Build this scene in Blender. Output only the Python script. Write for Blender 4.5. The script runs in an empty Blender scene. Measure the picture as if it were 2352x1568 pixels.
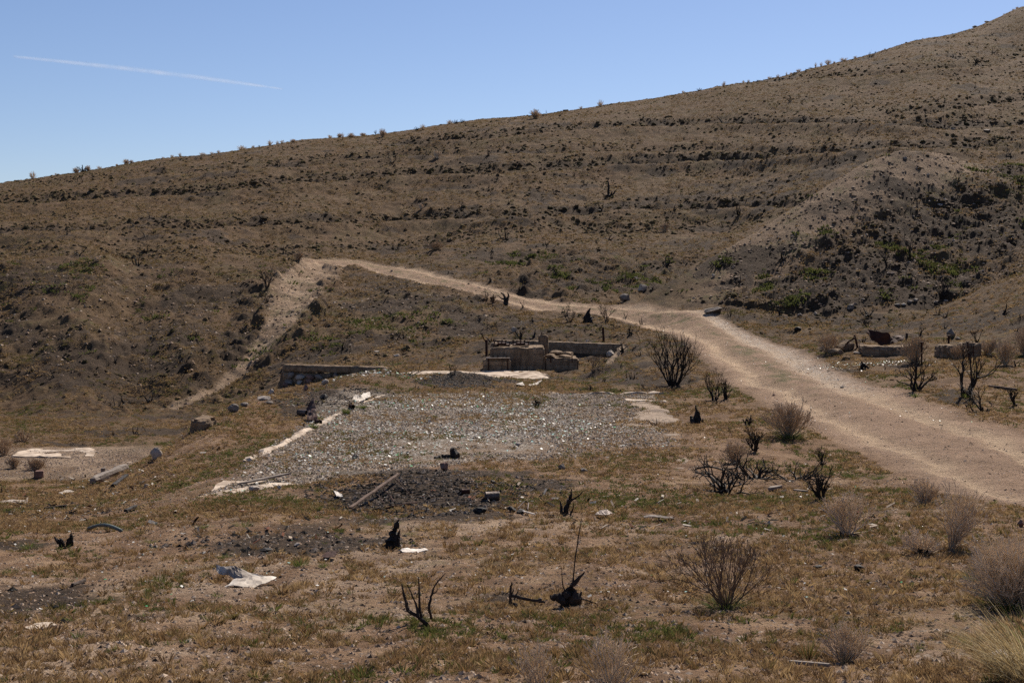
import bpy, bmesh, math, random
import numpy as np
from mathutils import Vector, Matrix

# ------------------------------------------------------------------ camera, sky, sun, exposure
F = 3060.0            # focal length in the units used for measuring (frame 2352 wide)
UC, VH = 1176.0, 640.0
EYE = 1.7
scene = bpy.context.scene
C = scene.collection
cam_d = bpy.data.cameras.new("camera")
cam = bpy.data.objects.new("camera", cam_d)
C.objects.link(cam)
cam.location = (0, 0, EYE)
cam.rotation_euler = (math.radians(90), 0, 0)
cam_d.sensor_width = 36.0
cam_d.lens = 36.0 * F / 2352.0
cam_d.shift_y = -(784.0 - VH) / 2352.0
cam_d.clip_start = 0.1
cam_d.clip_end = 30000
scene.camera = cam

SUN_EL, SUN_AZ = math.radians(43), math.radians(26)     # azimuth measured to the right of the view
world = bpy.data.worlds.new("World")
scene.world = world
world.use_nodes = True
wn = world.node_tree
wn.nodes.clear()
sky = wn.nodes.new("ShaderNodeTexSky")
sky.sky_type = 'NISHITA'
sky.sun_disc = False
sky.sun_elevation = SUN_EL
sky.sun_rotation = SUN_AZ
sky.altitude = 900
sky.air_density = 1.0
sky.dust_density = 0.45
sky.ozone_density = 3.5
bg = wn.nodes.new("ShaderNodeBackground")
bg.inputs[1].default_value = 0.061
wo = wn.nodes.new("ShaderNodeOutputWorld")
wb = wn.nodes.new("ShaderNodeMix"); wb.data_type = 'RGBA'; wb.blend_type = 'MULTIPLY'; wb.inputs[0].default_value = 1.0
wb.inputs[7].default_value = (1.02, 0.975, 1.06, 1)      # white balance of the picture
wn.links.new(sky.outputs[0], wb.inputs[6])
wn.links.new(wb.outputs[2], bg.inputs[0])
wn.links.new(bg.outputs[0], wo.inputs[0])

sun_d = bpy.data.lights.new("sun", 'SUN')
sun_d.energy = 5.0
sun_d.angle = math.radians(0.53)
sun_d.color = (1.0, 0.90, 0.785)
sun = bpy.data.objects.new("sun", sun_d)
C.objects.link(sun)
sdir = Vector((math.cos(SUN_EL) * math.sin(SUN_AZ), math.cos(SUN_EL) * math.cos(SUN_AZ), math.sin(SUN_EL)))
sun.rotation_euler = sdir.to_track_quat('Z', 'Y').to_euler()
sun.location = sdir * 100

scene.view_settings.view_transform = 'Standard'
scene.view_settings.look = 'None'
scene.view_settings.exposure = 0.58
scene.view_settings.gamma = 1.0
scene.render.resolution_x = 1024
scene.render.resolution_y = 682

rng = np.random.default_rng(7)
random.seed(7)

# ------------------------------------------------------------------ noise
def _hash(ix, iy, seed):
    h = (ix.astype(np.int64) * 374761393 + iy.astype(np.int64) * 668265263 + seed * 974634777) & 0xffffffff
    h = ((h ^ (h >> 13)) * 1274126177) & 0xffffffff
    h = (h ^ (h >> 16)) & 0xffffffff
    return h / 4294967295.0

def vnoise(x, y, seed=0):
    ix = np.floor(x); iy = np.floor(y)
    fx = x - ix; fy = y - iy
    fx = fx * fx * fx * (fx * (fx * 6 - 15) + 10); fy = fy * fy * fy * (fy * (fy * 6 - 15) + 10)
    a = _hash(ix, iy, seed); b = _hash(ix + 1, iy, seed)
    c = _hash(ix, iy + 1, seed); d = _hash(ix + 1, iy + 1, seed)
    return (a + (b - a) * fx + (c - a) * fy + (a - b - c + d) * fx * fy) * 2 - 1

def fbm(x, y, scale, octv=4, seed=0, gain=0.5):
    s = np.zeros(np.broadcast(x, y).shape); amp = 1.0; f = 1.0 / scale; n = 0.0
    ca, sa = math.cos(0.6), math.sin(0.6)
    px, py = x * f, y * f
    for o in range(octv):
        s += amp * vnoise(px + 17.3 * o, py - 9.1 * o, seed + o)
        n += amp; amp *= gain
        px, py = (px * ca - py * sa) * 2.03, (px * sa + py * ca) * 2.03
    return s / n

def sstep(a, b, x):
    t = np.clip((x - a) / (b - a), 0, 1)
    return t * t * (3 - 2 * t)

# ------------------------------------------------------------------ the lie of the land: surveyed spots (u, v, distance)
CP = [
 (-900,1568,6.6),(0,1568,6.4),(1176,1568,6.3),(2352,1568,6.0),(3200,1568,5.8),
 (0,1400,10),(600,1400,9.8),(1176,1400,9.5),(1800,1400,9.5),(2352,1400,9.0),
 (0,1300,13.5),(600,1300,12.8),(1176,1300,12.3),(1800,1290,12.3),(2352,1290,11.5),
 (0,1200,19),(500,1200,16.5),(1176,1200,16),(1800,1180,16.5),(2200,1150,17),(2500,1200,14),
 (250,1130,25),(0,1130,28),(475,1140,19.6),(800,1140,19.6),(1500,1140,19.0),
 (600,1055,23.6),(1100,1055,23.6),(1600,1055,23.6),(890,905,37),(1250,905,37),(1600,905,37),
 (740,980,28.8),(1200,980,28.8),(1700,980,28.6),(900,860,44.5),(1250,850,46.6),(1100,850,46.6),(1400,850,45.5),
 (250,1100,28),(350,1050,30),(430,990,30.5),(500,952,33),(560,927,36.5),(628,899,42),(700,885,42.0),(760,869,41.6),(820,858,41.3),(883,849,41.2),(700,903,39.5),(760,885,38.8),(650,908,39.8),(820,872,38.5),
 (450,1100,22.5),(520,1050,25),(620,990,29),(720,930,34.5),
 (0,1100,33.3),(200,1100,33.3),(340,1052,37),(0,1030,39.2),(330,1030,39.2),(0,960,48),(300,960,48),(0,920,54),(300,920,54),(500,900,54),
 (600,860,55),(0,800,58.2),(250,800,58.2),(430,800,58.6),(550,760,62),(0,700,65.5),(300,700,65.5),(480,680,67),
 (0,610,69),(250,605,70),(450,600,72),(600,600,75),(640,740,61),(680,660,68),(700,600,77),
 (700,840,54),(800,820,54),(1000,820,52),(800,740,61),(950,740,60),(800,650,72),(950,668,68),(1080,705,63),(1080,780,56),(1080,830,50),
 (0,600,76),(300,597,76),(600,592,80),(830,603,80),
 (1000,642,72),(1150,678,67),(1300,706,63),(1430,716,61),(1560,728,58),(1620,748,54.5),(1705,800,47),(1800,860,40),(1950,930,32),(2080,980,28),(2240,1040,24),(2480,1160,18.3),
 (1300,770,53),(1450,770,53),(1470,815,46),(1380,840,47.3),(1330,836,48.2),(1280,842,48.6),(1550,880,40),(1700,930,34),(1900,1050,24.5),
 (2000,760,50),(2000,830,42),(2200,760,49),(2200,830,40.5),(2200,930,31),(2352,760,46),(2352,850,38),(2352,960,29),(2352,650,53),(2500,600,52),(2200,700,54),
 (1500,712,61),(1700,722,58),(1900,732,56),(2100,715,57),
 (1700,640,63),(1900,600,64),(1900,500,67.5),(2100,600,64),(2100,450,70),(2060,345,74),(1980,375,73),(1870,445,70.5),(1740,530,68),(1600,610,65),(1500,670,63),(2150,348,75),(2352,390,77),(2352,500,68),(2352,600,60),
 (1300,670,69),(1500,660,72),(1400,600,79),(1600,590,80),(1150,620,76),
 (880,597,84),(1000,572,86),(1150,552,87),(1350,545,87),(1650,541,86),(1000,567,90),(1350,540,91),(1650,536,90),
 (0,520,92),(0,470,108),(0,422,130),(350,510,93),(350,450,108),(350,368,132),(700,560,88),(700,480,98),(700,400,115),(700,322,138),
 (1000,500,98),(1000,400,112),(1000,290,142),(1100,275,143.5),(1200,268,144),(1400,480,100),(1400,380,115),(1400,240,148),(1650,470,99),(1650,350,118),(1650,195,152),
 (1900,300,116),(1900,150,156),(2000,320,108),(2000,230,128),(2100,95,160),(2352,330,104),(2352,200,130),(2352,100,152),(2352,15,168),
 (-600,600,74),(-600,560,100),(-600,515,128),(3000,-190,178),(3000,200,120),(3000,520,62),(3000,900,34),
]
HID = [  # (u, distance, height above the eye) where something nearer hides the ground
 (-2500,1.2,-1.7),(-600,1.2,-1.7),(1176,1.2,-1.7),(3000,1.2,-1.7),(4600,1.2,-1.7),(1176,3,-1.75),(-600,3,-1.75),(3000,3,-1.72),(-2500,3,-1.75),(4600,3,-1.7),
 (430,35.5,-4.75),(520,40,-4.6),(600,47,-4.3),
 (1600,68.5,-0.5),(1740,71.5,0.9),(1740,76,1.2),(1870,74,2.9),(1870,79,3.0),(1980,77,4.7),(1980,82,4.6),(2060,79,5.3),(2150,80.5,5.4),(2352,82,4.9),(2060,85,5.3),(2200,88,6),(2352,90,6.5),
]
for (u, v, d) in [(-600,515,128),(0,422,130),(350,368,132),(700,322,138),(1000,290,142),(1400,240,148),(1650,195,152),(1900,150,156),(2100,95,160),(2352,15,168),(3000,-190,178)]:
    zc = (VH - v) / F * d
    HID += [(u, d + 22, zc + 0.6), (u, d + 60, zc - 2), (u, d + 150, zc - 16)]
P = [(u, math.log(d) * 1000, (VH - v) / F * d) for (u, v, d) in CP] + [(u, math.log(d) * 1000, z) for (u, d, z) in HID]
P = np.array(P)

def tps_fit(P, lam):
    X = P[:, :2] / 1000.0; z = P[:, 2]; n = len(X)
    d2 = ((X[:, None] - X[None]) ** 2).sum(-1)
    K = np.where(d2 > 0, 0.5 * d2 * np.log(d2 + 1e-12), 0) + lam * np.eye(n)
    Q = np.hstack([np.ones((n, 1)), X])
    A = np.block([[K, Q], [Q.T, np.zeros((3, 3))]])
    s = np.linalg.solve(A, np.concatenate([z, np.zeros(3)]))
    return X, s
TX, TS = tps_fit(P, 0.00003)

def tps(u, ld):
    u = u / 1000.0; ld = ld / 1000.0
    out = TS[-3] + TS[-2] * u + TS[-1] * ld
    for i in range(len(TX)):
        d2 = (u - TX[i, 0]) ** 2 + (ld - TX[i, 1]) ** 2
        out = out + TS[i] * 0.5 * d2 * np.log(d2 + 1e-12)
    return out

# coarse evaluation, then bilinear onto the fine grid
NC_IN, NC_OUT = 1000, 90
tcols = np.concatenate([np.linspace(-0.95, -0.44, NC_OUT, endpoint=False), np.linspace(-0.44, 0.44, NC_IN), np.linspace(0.44, 0.95, NC_OUT + 1)[1:]])
lrows = np.log(np.concatenate([np.geomspace(1.2, 3, 50, endpoint=False), np.geomspace(3, 50, 520, endpoint=False), np.geomspace(50, 172, 540, endpoint=False), np.geomspace(172, 300, 50)]))
NR = len(lrows)
cu = np.linspace(-0.96, 0.96, 400); cl = np.linspace(lrows[0], lrows[-1], 320)
CU, CL = np.meshgrid(UC + F * cu, cl * 1000)
CZ = tps(CU, CL)

def bilin(t, l):
    a = np.clip((t - cu[0]) / (cu[1] - cu[0]), 0, len(cu) - 1.001); b = np.clip((l - cl[0]) / (cl[1] - cl[0]), 0, len(cl) - 1.001)
    i = a.astype(int); j = b.astype(int); fa = a - i; fb = b - j
    return (CZ[j, i] * (1 - fa) + CZ[j, i + 1] * fa) * (1 - fb) + (CZ[j + 1, i] * (1 - fa) + CZ[j + 1, i + 1] * fa) * fb

T, L = np.meshgrid(tcols, lrows)
Yg = np.exp(L); Xg = T * Yg
Z0 = bilin(T, L)
Ug = UC + F * T
# the spoil mound: a straight tipped ridge with an even face below it
MR = np.array([(1440,704,61.5),(1600,612,65),(1740,532,68),(1870,447,70.5),(1980,377,73),(2060,347,74.2),(2150,350,75.2),(2352,390,77),(2600,440,79)])
_yr = np.interp(Ug, MR[:, 0], MR[:, 2]); _zr = np.interp(Ug, MR[:, 0], (VH - MR[:, 1]) / F * MR[:, 2])
_yt = np.interp(Ug, [1440, 1500, 1700, 1900, 2100, 2352], [61.2, 60.5, 58.3, 56.8, 57.2, 58.5]); _zt = np.interp(Ug, [1440, 1500, 1700, 1900, 2100, 2352], [-1.3, -1.42, -1.52, -1.66, -1.4, -0.9])
_f = np.clip((Yg - _yt) / (_yr - _yt), 0, 1)
_face = _zt + (_zr - _zt) * (_f - 0.10 * np.sin(_f * math.pi) ** 2)
_w = sstep(1440, 1500, Ug) * (1 - sstep(2120, 2330, Ug))
_b = Yg - _yr
_back = _zr - 0.12 * _b ** 1.5 * (_b > 0)
_m = np.where(_b <= 0, sstep(-2.5, 0.5, Yg - _yt), 0)
Z0 = Z0 * (1 - _w * _m) + _face * _w * _m
_m2 = np.where(_b > 0, 1 - sstep(2.0, 6.0, _b), 0)
Z0 = np.where(_b > 0, Z0 * (1 - _w * _m2) + np.where(_b > 0, _zr - 0.45 * np.abs(_b), 0) * _w * _m2, Z0)
Vg = VH - F * Z0 / Yg

def polyline_w(pts):   # pixels -> ground points on the smooth land
    out = []
    for (u, v) in pts:
        t = (u - UC) / F
        ys = np.exp(np.linspace(math.log(4), math.log(175), 1500))
        zz = bilin(np.full_like(ys, t), np.log(ys))
        vv = VH - F * zz / ys
        k = np.argmax(vv <= v) if (vv <= v).any() else len(ys) - 1
        out.append((t * ys[k], ys[k]))
    return out

def dist_poly(pts, X, Y, signed=False):
    best = np.full(X.shape, 1e9); sg = np.zeros(X.shape)
    for (a, b) in zip(pts[:-1], pts[1:]):
        ax, ay = a; dx, dy = b[0] - ax, b[1] - ay; L2 = dx * dx + dy * dy + 1e-9
        s = np.clip(((X - ax) * dx + (Y - ay) * dy) / L2, 0, 1)
        ex, ey = X - ax - s * dx, Y - ay - s * dy
        dd = np.hypot(ex, ey); m = dd < best
        best = np.where(m, dd, best); sg = np.where(m, np.sign(dx * ey - dy * ex), sg)
    return (best, sg) if signed else best

ROAD = [(5.2 * 2.2, 9.0), (8.6, 14.0)] + polyline_w([(2480,1160),(2240,1040),(2080,980),(1950,930),(1800,860),(1705,800),(1620,750),(1540,729),(1430,718),(1300,706),(1150,678),(1000,642),(880,615),(820,604),(700,599)])
GULLY = polyline_w([(345,945),(440,905),(520,868),(590,805),(635,745),(662,690),(695,640),(740,612)])
wob = fbm(Xg, Yg, 2.6, 5, 5, 0.6)
rd, rsg = dist_poly(ROAD, Xg, Yg, True)
rd = rd + 0.45 * wob
rhw = np.interp(Yg, [10, 30, 50, 60, 80], [1.95, 1.9, 1.75, 1.5, 1.1])
road = 1 - sstep(rhw - 0.45, rhw + 0.25, rd)
gd = dist_poly(GULLY, Xg, Yg) + 0.5 * wob
gw = np.interp(Yg, [44, 56, 62, 68, 80], [0.25, 0.35, 0.8, 1.4, 1.4])
gul = (1 - sstep(gw * 0.5, gw * 1.3, gd)) * 0.8

# masks --------------------------------------------------
def ell(u, v, ru, rv, soft=0.75, rough=0.9, seed=3):
    q = np.hypot((Ug - u) / ru, (Vg - v) / rv) + rough * fbm(Xg, Yg, 1.2, 3, seed) 
    return 1 - sstep(1 - soft, 1 + soft * 0.3, q)
hill = sstep(0, 8, Yg - np.interp(Ug, [-900, 0, 450, 700, 880, 1350, 1650, 1900, 2352, 3200], [67, 68, 72, 78, 84, 86, 86, 86, 92, 95]))
slabd = np.maximum(np.maximum(-4.65 - Xg, Xg - 3.6 - 0.03 * (Yg - 20)), np.maximum(Yg - 37.2, np.interp(Xg, [-4.6, -3.2, -1.8, -0.4, 4.0], [19.5, 20.4, 22.2, 23.4, 24.4]) - Yg))
onslab = 1 - sstep(-0.4, 0.3, slabd + 0.4 * wob)
fade_ = sstep(0.0, 2.5, Xg)       # the right and near edges peter out in the soil
onslab = onslab * (1 - fade_ * sstep(-2.2, 0.2, slabd + 1.5 * fbm(Xg, Yg, 1.4, 4, 6)) * (Yg < 35.5))
lslab = 1 - sstep(-0.3, 0.3, np.maximum(np.abs(Xg + 14) - 4.9, np.abs(Yg - 36.4) - 3.2) + 0.25 * wob)
moundr = (Yg > np.interp(Ug, [1380, 1700, 1900, 2100, 2250, 2600], [64, 59, 57, 58.5, 57.5, 55])) & (Yg < np.interp(Ug, [1440, 1740, 1980, 2352, 3200], [70, 76, 82, 86, 90])) & (Ug > 1400 + (Yg - 60) * 6)
slope_l = ((Yg > 55) & (Yg < 72) & (Ug < 1150)).astype(float)
slope_l = sstep(54, 58, Yg) * (1 - sstep(68, 74, Yg)) * (1 - sstep(1100, 1200, Ug))
basin = sstep(62, 67, Yg) * (1 - sstep(80, 84, Yg)) * sstep(1050, 1200, Ug) * (1 - sstep(1500, 1650, Ug))
mnd = np.where(moundr, 1.0, 0.0) * sstep(1500, 1700, Ug)

# benches on the hillside and smaller relief
BEN = [
 ([-600, 0, 300, 450, 700, 860, 1300, 1700, 1980, 2400], [490, 478, 458, 450, 425, 418, 392, 378, 355, 330], 0.9, 10),
 ([900, 1280, 1500, 1700, 1950, 2150, 2400], [340, 305, 292, 288, 291, 300, 292], 0.8, 8),
 ([-600, 0, 400, 800, 1200, 1600, 2000, 2400], [560, 548, 535, 520, 506, 490, 470, 450], 0.8, 12),
 ([1500, 1750, 2000, 2300, 2400], [165+60, 190, 176, 150, 110], 0.5, 9),
 ([-600, 0, 400, 800, 1200], [440+10, 452-14, 405, 372, 352], 0.5, 8),
 ([2000, 2150, 2250, 2352, 2450], [285, 265, 250, 240, 232], 0.7, 12),
]
Z = Z0.copy()
for (bu, bv, A, w) in BEN:
    line = np.interp(Ug, bu, bv) + 5 * fbm(Xg, Yg * 0.3, 9, 2, 77)
    s = (Vg - line) / w
    fade = sstep(bu[0] - 80, bu[0] + 120, Ug) * (1 - sstep(bu[-1] - 60, bu[-1] + 200, Ug)) if bu[0] > 0 else 1.0
    Z += hill * fade * A * 1.5 * s * np.exp(-s * s * 0.8) * (0.75 + 0.5 * fbm(Xg, Yg, 14, 2, 31))
Z = Z * (1 - onslab) + onslab * (-3.2)
Z = Z * (1 - lslab) + lslab * (-4.98)
amp = np.interp(Yg, [3, 20, 45, 60, 80], [0.35, 0.6, 0.9, 1, 1]) * (1 - 0.85 * road) * (1 - 0.8 * onslab) * (1 - 0.9 * lslab) * (1 - 0.3 * gul)
ridge_d = dist_poly([((u_ - UC) / F * y_, y_) for u_, v_, y_ in MR[:7]], Xg, Yg)
ridge = (1 - sstep(1.8, 4.6, ridge_d + 0.8 * fbm(Xg, Yg, 2.5, 3, 99))) * sstep(1380, 1480, Ug)
rough = (0.45 + 0.3 * slope_l + 0.75 * mnd + 0.8 * basin + 0.1 * hill) * (1 - 0.85 * ridge)
rough = rough * (1 - 0.75 * sstep(100, 150, Yg))
rid = 1 - np.abs(fbm(Xg, Yg, 2.6, 4, 11)) * 2
Z += amp * 0.34 * rough * (fbm(Xg, Yg, 4.5, 3, 21)) * sstep(8, 40, Yg)
Z += amp * 0.22 * rough * (rid - 0.6) * sstep(30, 55, Yg)
clumps = np.clip(fbm(Xg, Yg, 0.62, 3, 51) + 0.05, 0, 1)
Z += amp * (0.30 * rough * clumps * sstep(18, 50, Yg))
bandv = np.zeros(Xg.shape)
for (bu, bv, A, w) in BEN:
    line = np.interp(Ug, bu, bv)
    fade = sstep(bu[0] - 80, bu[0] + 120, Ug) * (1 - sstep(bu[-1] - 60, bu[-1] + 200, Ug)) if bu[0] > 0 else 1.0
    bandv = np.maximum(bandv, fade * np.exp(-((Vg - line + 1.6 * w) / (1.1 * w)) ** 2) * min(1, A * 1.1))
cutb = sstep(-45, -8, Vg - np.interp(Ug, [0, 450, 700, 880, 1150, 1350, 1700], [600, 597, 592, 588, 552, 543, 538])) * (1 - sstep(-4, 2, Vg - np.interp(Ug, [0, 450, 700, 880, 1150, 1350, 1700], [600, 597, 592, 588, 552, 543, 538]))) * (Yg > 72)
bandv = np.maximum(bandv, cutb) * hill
Z += 0.34 * bandv * np.clip(fbm(Xg, Yg, 1.1, 3, 55) + 0.1, 0, 1) + 0.10 * hill * np.clip(fbm(Xg, Yg, 0.75, 3, 57), 0, 1)
Z += (1 - 0.3 * road) * 0.05 * fbm(Xg, Yg, 0.55, 4, 61, 0.6) * np.interp(Yg, [3, 12, 40], [0.75, 1, 1.0]) * (1 - 0.6 * onslab) * (1 - 0.7 * lslab)
Z += 0.012 * fbm(Xg, Yg, 0.11, 3, 71, 0.6) * (1 - 0.5 * onslab)
# wheel ruts, crumbly pale berm of the gully, piles
Z += road * 0.035 * fbm(Xg, Yg, 0.22, 3, 66) * (1 - 0.8 * np.exp(-((rd - 0.95) / 0.35) ** 2))
Z -= road * 0.09 * np.exp(-((rd - 0.85) / 0.3) ** 2)
Z += 0.35 * np.exp(-((gd - 1.4) / 0.7) ** 2) * clumps * sstep(40, 50, Yg) - 0.25 * np.exp(-(gd / 0.9) ** 2)
def pile(u, v, y, r, h, ry=None):
    global Z
    x = (u - UC) / F * y
    q = ((Xg - x) / r) ** 2 + ((Yg - y) / (ry or r)) ** 2
    Z += h * np.exp(-q * 1.6) * (1 + 0.35 * fbm(Xg, Yg, 0.5, 3, 8))
pile(960, 1130, 20.4, 1.5, 0.17, 1.6)
pile(1060, 885, 40.5, 1.5, 0.28, 1.5)
pile(770, 930, 32.6, 0.95, 0.25, 1.2)
pile(1390, 840, 45.0, 0.9, 0.25)
pile(2190, 1000, 27, 0.1, 0.02)

char_shade = np.zeros(Xg.shape)  # burnt soil, and some shade painted into its colour
for e in [(950,1135,265,62),(660,1250,380,36),(30,1400,300,80),(760,912,170,26),(1060,885,110,16),(60,1255,130,26),(700,940,130,30),(1150,1370,70,16),(1500,838,60,16),(2190,905,90,22),(2050,745,160,16),(1780,735,80,12),(2020,470,150,40),(2250,560,110,90),(1980,640,130,40),(860,655,60,20),(960,640,170,36),(1150,590,200,26),(1480,625,200,42),(1300,600,180,26),(1560,560,140,14),(1350,650,120,30),(230,862,380,60),(120,770,200,24),(420,760,90,30),(480,690,110,40),(120,640,240,26),(1230,1110,80,20),(540,800,60,60),(1180,760,150,22)]:  # the far-left ellipses put the bank's shade into the soil colour
    char_shade = np.maximum(char_shade, ell(*e, seed=int(e[0]) % 50))
char_shade *= np.where(Yg < 50, 0.92, 0.7)
char_shade *= np.where((Yg < 16) & (Ug < 1100), 0.85, 1.0)
char_shade = np.maximum(char_shade, 0.55 * bandv)  # terrace cuts darkened in the colour to stand for their shaded faces
char_shade = np.maximum(char_shade, 0.36 * (1 - ridge) * mnd)
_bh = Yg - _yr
char_shade = np.maximum(char_shade, 0.5 * (_bh > 2.5) * (1 - sstep(9, 16, _bh)) * sstep(1440, 1520, Ug) * (1 - sstep(2000, 2200, Ug)))  # soil colour darkened behind the ridge so its edge looks sunlit
char_shade = np.maximum(char_shade, 0.9 * (1 - ridge) * mnd * sstep(-0.15, 0.35, fbm(Xg, Yg, 5.5, 4, 95) + 0.15) * sstep(1560, 1850, Ug))
# ------------------------------------------------------------------ finding the ground under a spot seen in the photograph
def at(u, v):
    """distance and height of the ground first met in direction (u, v)"""
    t = (u - UC) / F
    a = np.interp(t, tcols, np.arange(len(tcols))); i = int(min(a, len(tcols) - 2)); fa = a - i
    zc = Z[:, i] * (1 - fa) + Z[:, i + 1] * fa
    vv = VH - F * zc / YR
    s = START
    hit = np.nonzero(vv[s:] <= v)[0]
    if len(hit) == 0:                       # above the skyline: stand it on the crest
        k = s + int(np.argmin(vv[s:]))
    else:
        k = s + int(hit[0])
    y = YR[k]
    return Vector((t * y, y, zc[k] + EYE))
YR = np.exp(lrows)
START = int(np.searchsorted(YR, 5.0))

def gz(x, y):
    t = x / y
    a = np.clip(np.interp(t, tcols, np.arange(len(tcols))), 0, len(tcols) - 1.001)
    b = np.clip(np.interp(np.log(y), lrows, np.arange(NR)), 0, NR - 1.001)
    i = np.asarray(a).astype(int); j = np.asarray(b).astype(int); fa = a - i; fb = b - j
    return (Z[j, i] * (1 - fa) + Z[j, i + 1] * fa) * (1 - fb) + (Z[j + 1, i] * (1 - fa) + Z[j + 1, i + 1] * fa) * fb + EYE

def px_size(y, px):
    return px * y / F

# burnt stumps seen in the photograph: (x, y, height) in four enlargements of it
R1 = [(1040,815,50),(1130,808,40),(210,860,30),(925,875,35),(175,893,15),(465,925,25),(595,895,25),(730,900,20),(1005,940,40),(1465,975,35),(1430,930,25),(1550,975,20),(2230,810,40),(2220,900,30),(2280,865,35),(2060,930,35),(1820,850,60),(540,1070,60),(940,1140,60),(410,1155,40),(1855,600,40),(1445,640,20),(1075,650,20),(1100,455,30),(1130,485,25),(1235,410,25),(1160,445,15),(1640,495,40),(1410,530,35),(2050,455,25),(1445,385,20),(1350,410,20),(1385,410,25),(1700,370,20),(1725,415,20),(1025,555,15),(570,570,30),(880,565,35),(440,670,20),(1640,1385,35),(635,1420,25),(1955,1065,50),(120,1540,30),(1715,1520,40),(60,1020,30),(300,1150,30),(2020,345,20),(2280,350,10),(1300,500,16),(1070,535,18),(1850,700,14)]
R2 = [(190,400,20),(580,385,40),(500,300,15),(605,300,25),(910,190,20),(920,235,20),(990,250,20),(985,210,12),(860,280,20),(1110,315,30),(1220,360,35),(1010,390,45),(1015,435,30),(1365,365,40),(735,450,25),(1075,465,30),(1220,465,25),(845,480,25),(490,505,30),(1255,160,20),(1160,150,20),(1385,170,12),(1530,165,20),(1500,430,30),(1760,410,25),(1800,410,15),(1640,445,20),(1575,445,15),(1930,445,20),(2170,440,30),(2215,485,40),(2270,490,35),(2135,520,20),(1605,530,35),(1680,585,40),(1795,595,30),(1305,580,25),(1070,550,30),(505,605,30),(675,620,15),(835,645,25),(885,605,25),(1010,610,25),(1035,650,25),(1175,630,20),(1470,655,40),(1295,650,25),(1380,695,30),(1435,690,20),(1490,685,20),(1565,680,15),(520,695,30),(1145,720,50),(940,725,20),(1605,745,40),(1790,760,50),(1945,730,30),(2120,755,45),(2290,765,35),(2170,680,30),(2235,695,30),(2315,610,30),(2345,660,30),(1715,780,30),(740,795,25),(860,815,50),(1200,805,15),(1295,815,25),(1340,850,45),(1490,835,30),(330,895,45),(1125,965,60),(1840,965,50),(1405,1000,50),(1035,1090,60),(370,1035,60),(1035,1255,60),(1225,1325,35),(2235,1140,90),(980,1525,30),(1060,1545,25),(1960,1500,50),(2070,1550,40),(1240,1540,40),(1320,1530,50),(2080,130,22),(2130,150,24),(2230,150,26),(2250,360,30),(2290,355,24),(2130,390,22)]
R3 = [(1300,395,45),(1400,415,20),(1655,395,25),(1745,295,20),(1735,270,15),(2205,250,30),(2135,245,20),(2030,330,20),(2140,370,40),(2165,370,30),(2020,435,45),(1925,395,25),(1865,395,25),(1820,390,20),(2035,370,20),(2280,320,20),(1080,670,20),(1150,675,20),(1330,570,20),(745,700,35),(840,835,40),(1110,835,30),(285,850,50),(1160,750,20),(2010,610,30),(2045,635,25),(2190,640,30),(1750,700,45),(2000,740,15),(1800,875,35),(1835,880,25),(1905,855,25),(2030,855,40),(2130,840,20),(1230,860,30),(1330,855,20),(1455,855,20),(750,990,30),(1040,1030,40),(1340,990,30),(300,1115,20),(360,1090,20),(425,1110,25),(580,1110,30),(645,1125,25),(870,1110,20),(930,1135,35),(1045,1130,30),(1125,1115,25),(1160,1110,25),(450,1200,25),(790,1210,30),(860,1215,30),(930,1210,30),(1035,1205,20),(190,1265,25),(320,1280,40),(365,1285,25),(395,1265,20),(460,1260,20),(620,1290,20),(780,1305,30),(130,1365,30),(350,1375,35),(440,1395,20),(510,1420,25),(630,1400,30),(710,1360,20),(160,1450,30),(390,1480,60),(545,1455,20),(2030,1020,30),(2150,990,30),(2265,1085,70),(2250,915,20),(1410,1250,50),(2340,1290,50),(370,545,14),(560,550,14),(700,545,14),(850,500,20),(1200,470,14),(510,570,18)]
R4 = [(1235,130,90),(380,410,50),(455,480,30),(325,625,40),(100,520,40),(310,200,50),(290,270,50),(2150,655,25),(665,765,30),(1270,700,45),(1510,705,40),(1330,730,30),(1630,780,60),(1700,760,40),(1240,810,50),(1240,1000,60),(1420,955,40),(1460,955,30),(1810,640,60),(2210,625,90),(1765,620,90),(1270,625,90)]
R5 = [(1025,525,110),(780,565,70),(835,555,35),(865,540,60),(720,525,35),(690,505,40),(1285,320,70),(1250,190,30),(1055,145,50),(865,80,30),(1690,490,70),(1815,435,30),(1155,635,20),(1340,630,30),(1285,710,40),(930,755,60),(780,765,25),(735,800,40),(500,835,30),(570,830,25),(1170,830,25),(765,635,35),(575,615,30),(370,360,50),(405,480,40),(1625,215,30),(150,1090,25),(285,1090,30),(10,1150,50)]
R6 = [(520,435,40),(375,100,60),(420,95,50),(15,160,60),(110,160,30),(1080,45,50),(1225,80,60),(1310,95,80),(1675,45,40),(1490,375,25),(1525,375,40),(1810,395,60),(1985,375,60),(2010,375,50),(1660,460,60),(1720,460,60),(1920,460,30),(2030,455,30),(2140,470,40),(2250,470,20),(1670,325,30),(160,600,25),(705,925,40),(915,905,40)]
def conv(lst, ou, ov, k=1 / 3):
    return [(ou + x * k, ov + y * k, h * k) for (x, y, h) in lst]
STUMPS = conv(R1, 0, 229.7) + conv(R2, 784.4, 229.7) + conv(R3, 1567.6, 0) + conv(R4, 1567.6, 516.8) + conv(R5, 0, 746.5) + conv(R6, 784.4, 746.5)
_r = random.Random(77)
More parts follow.
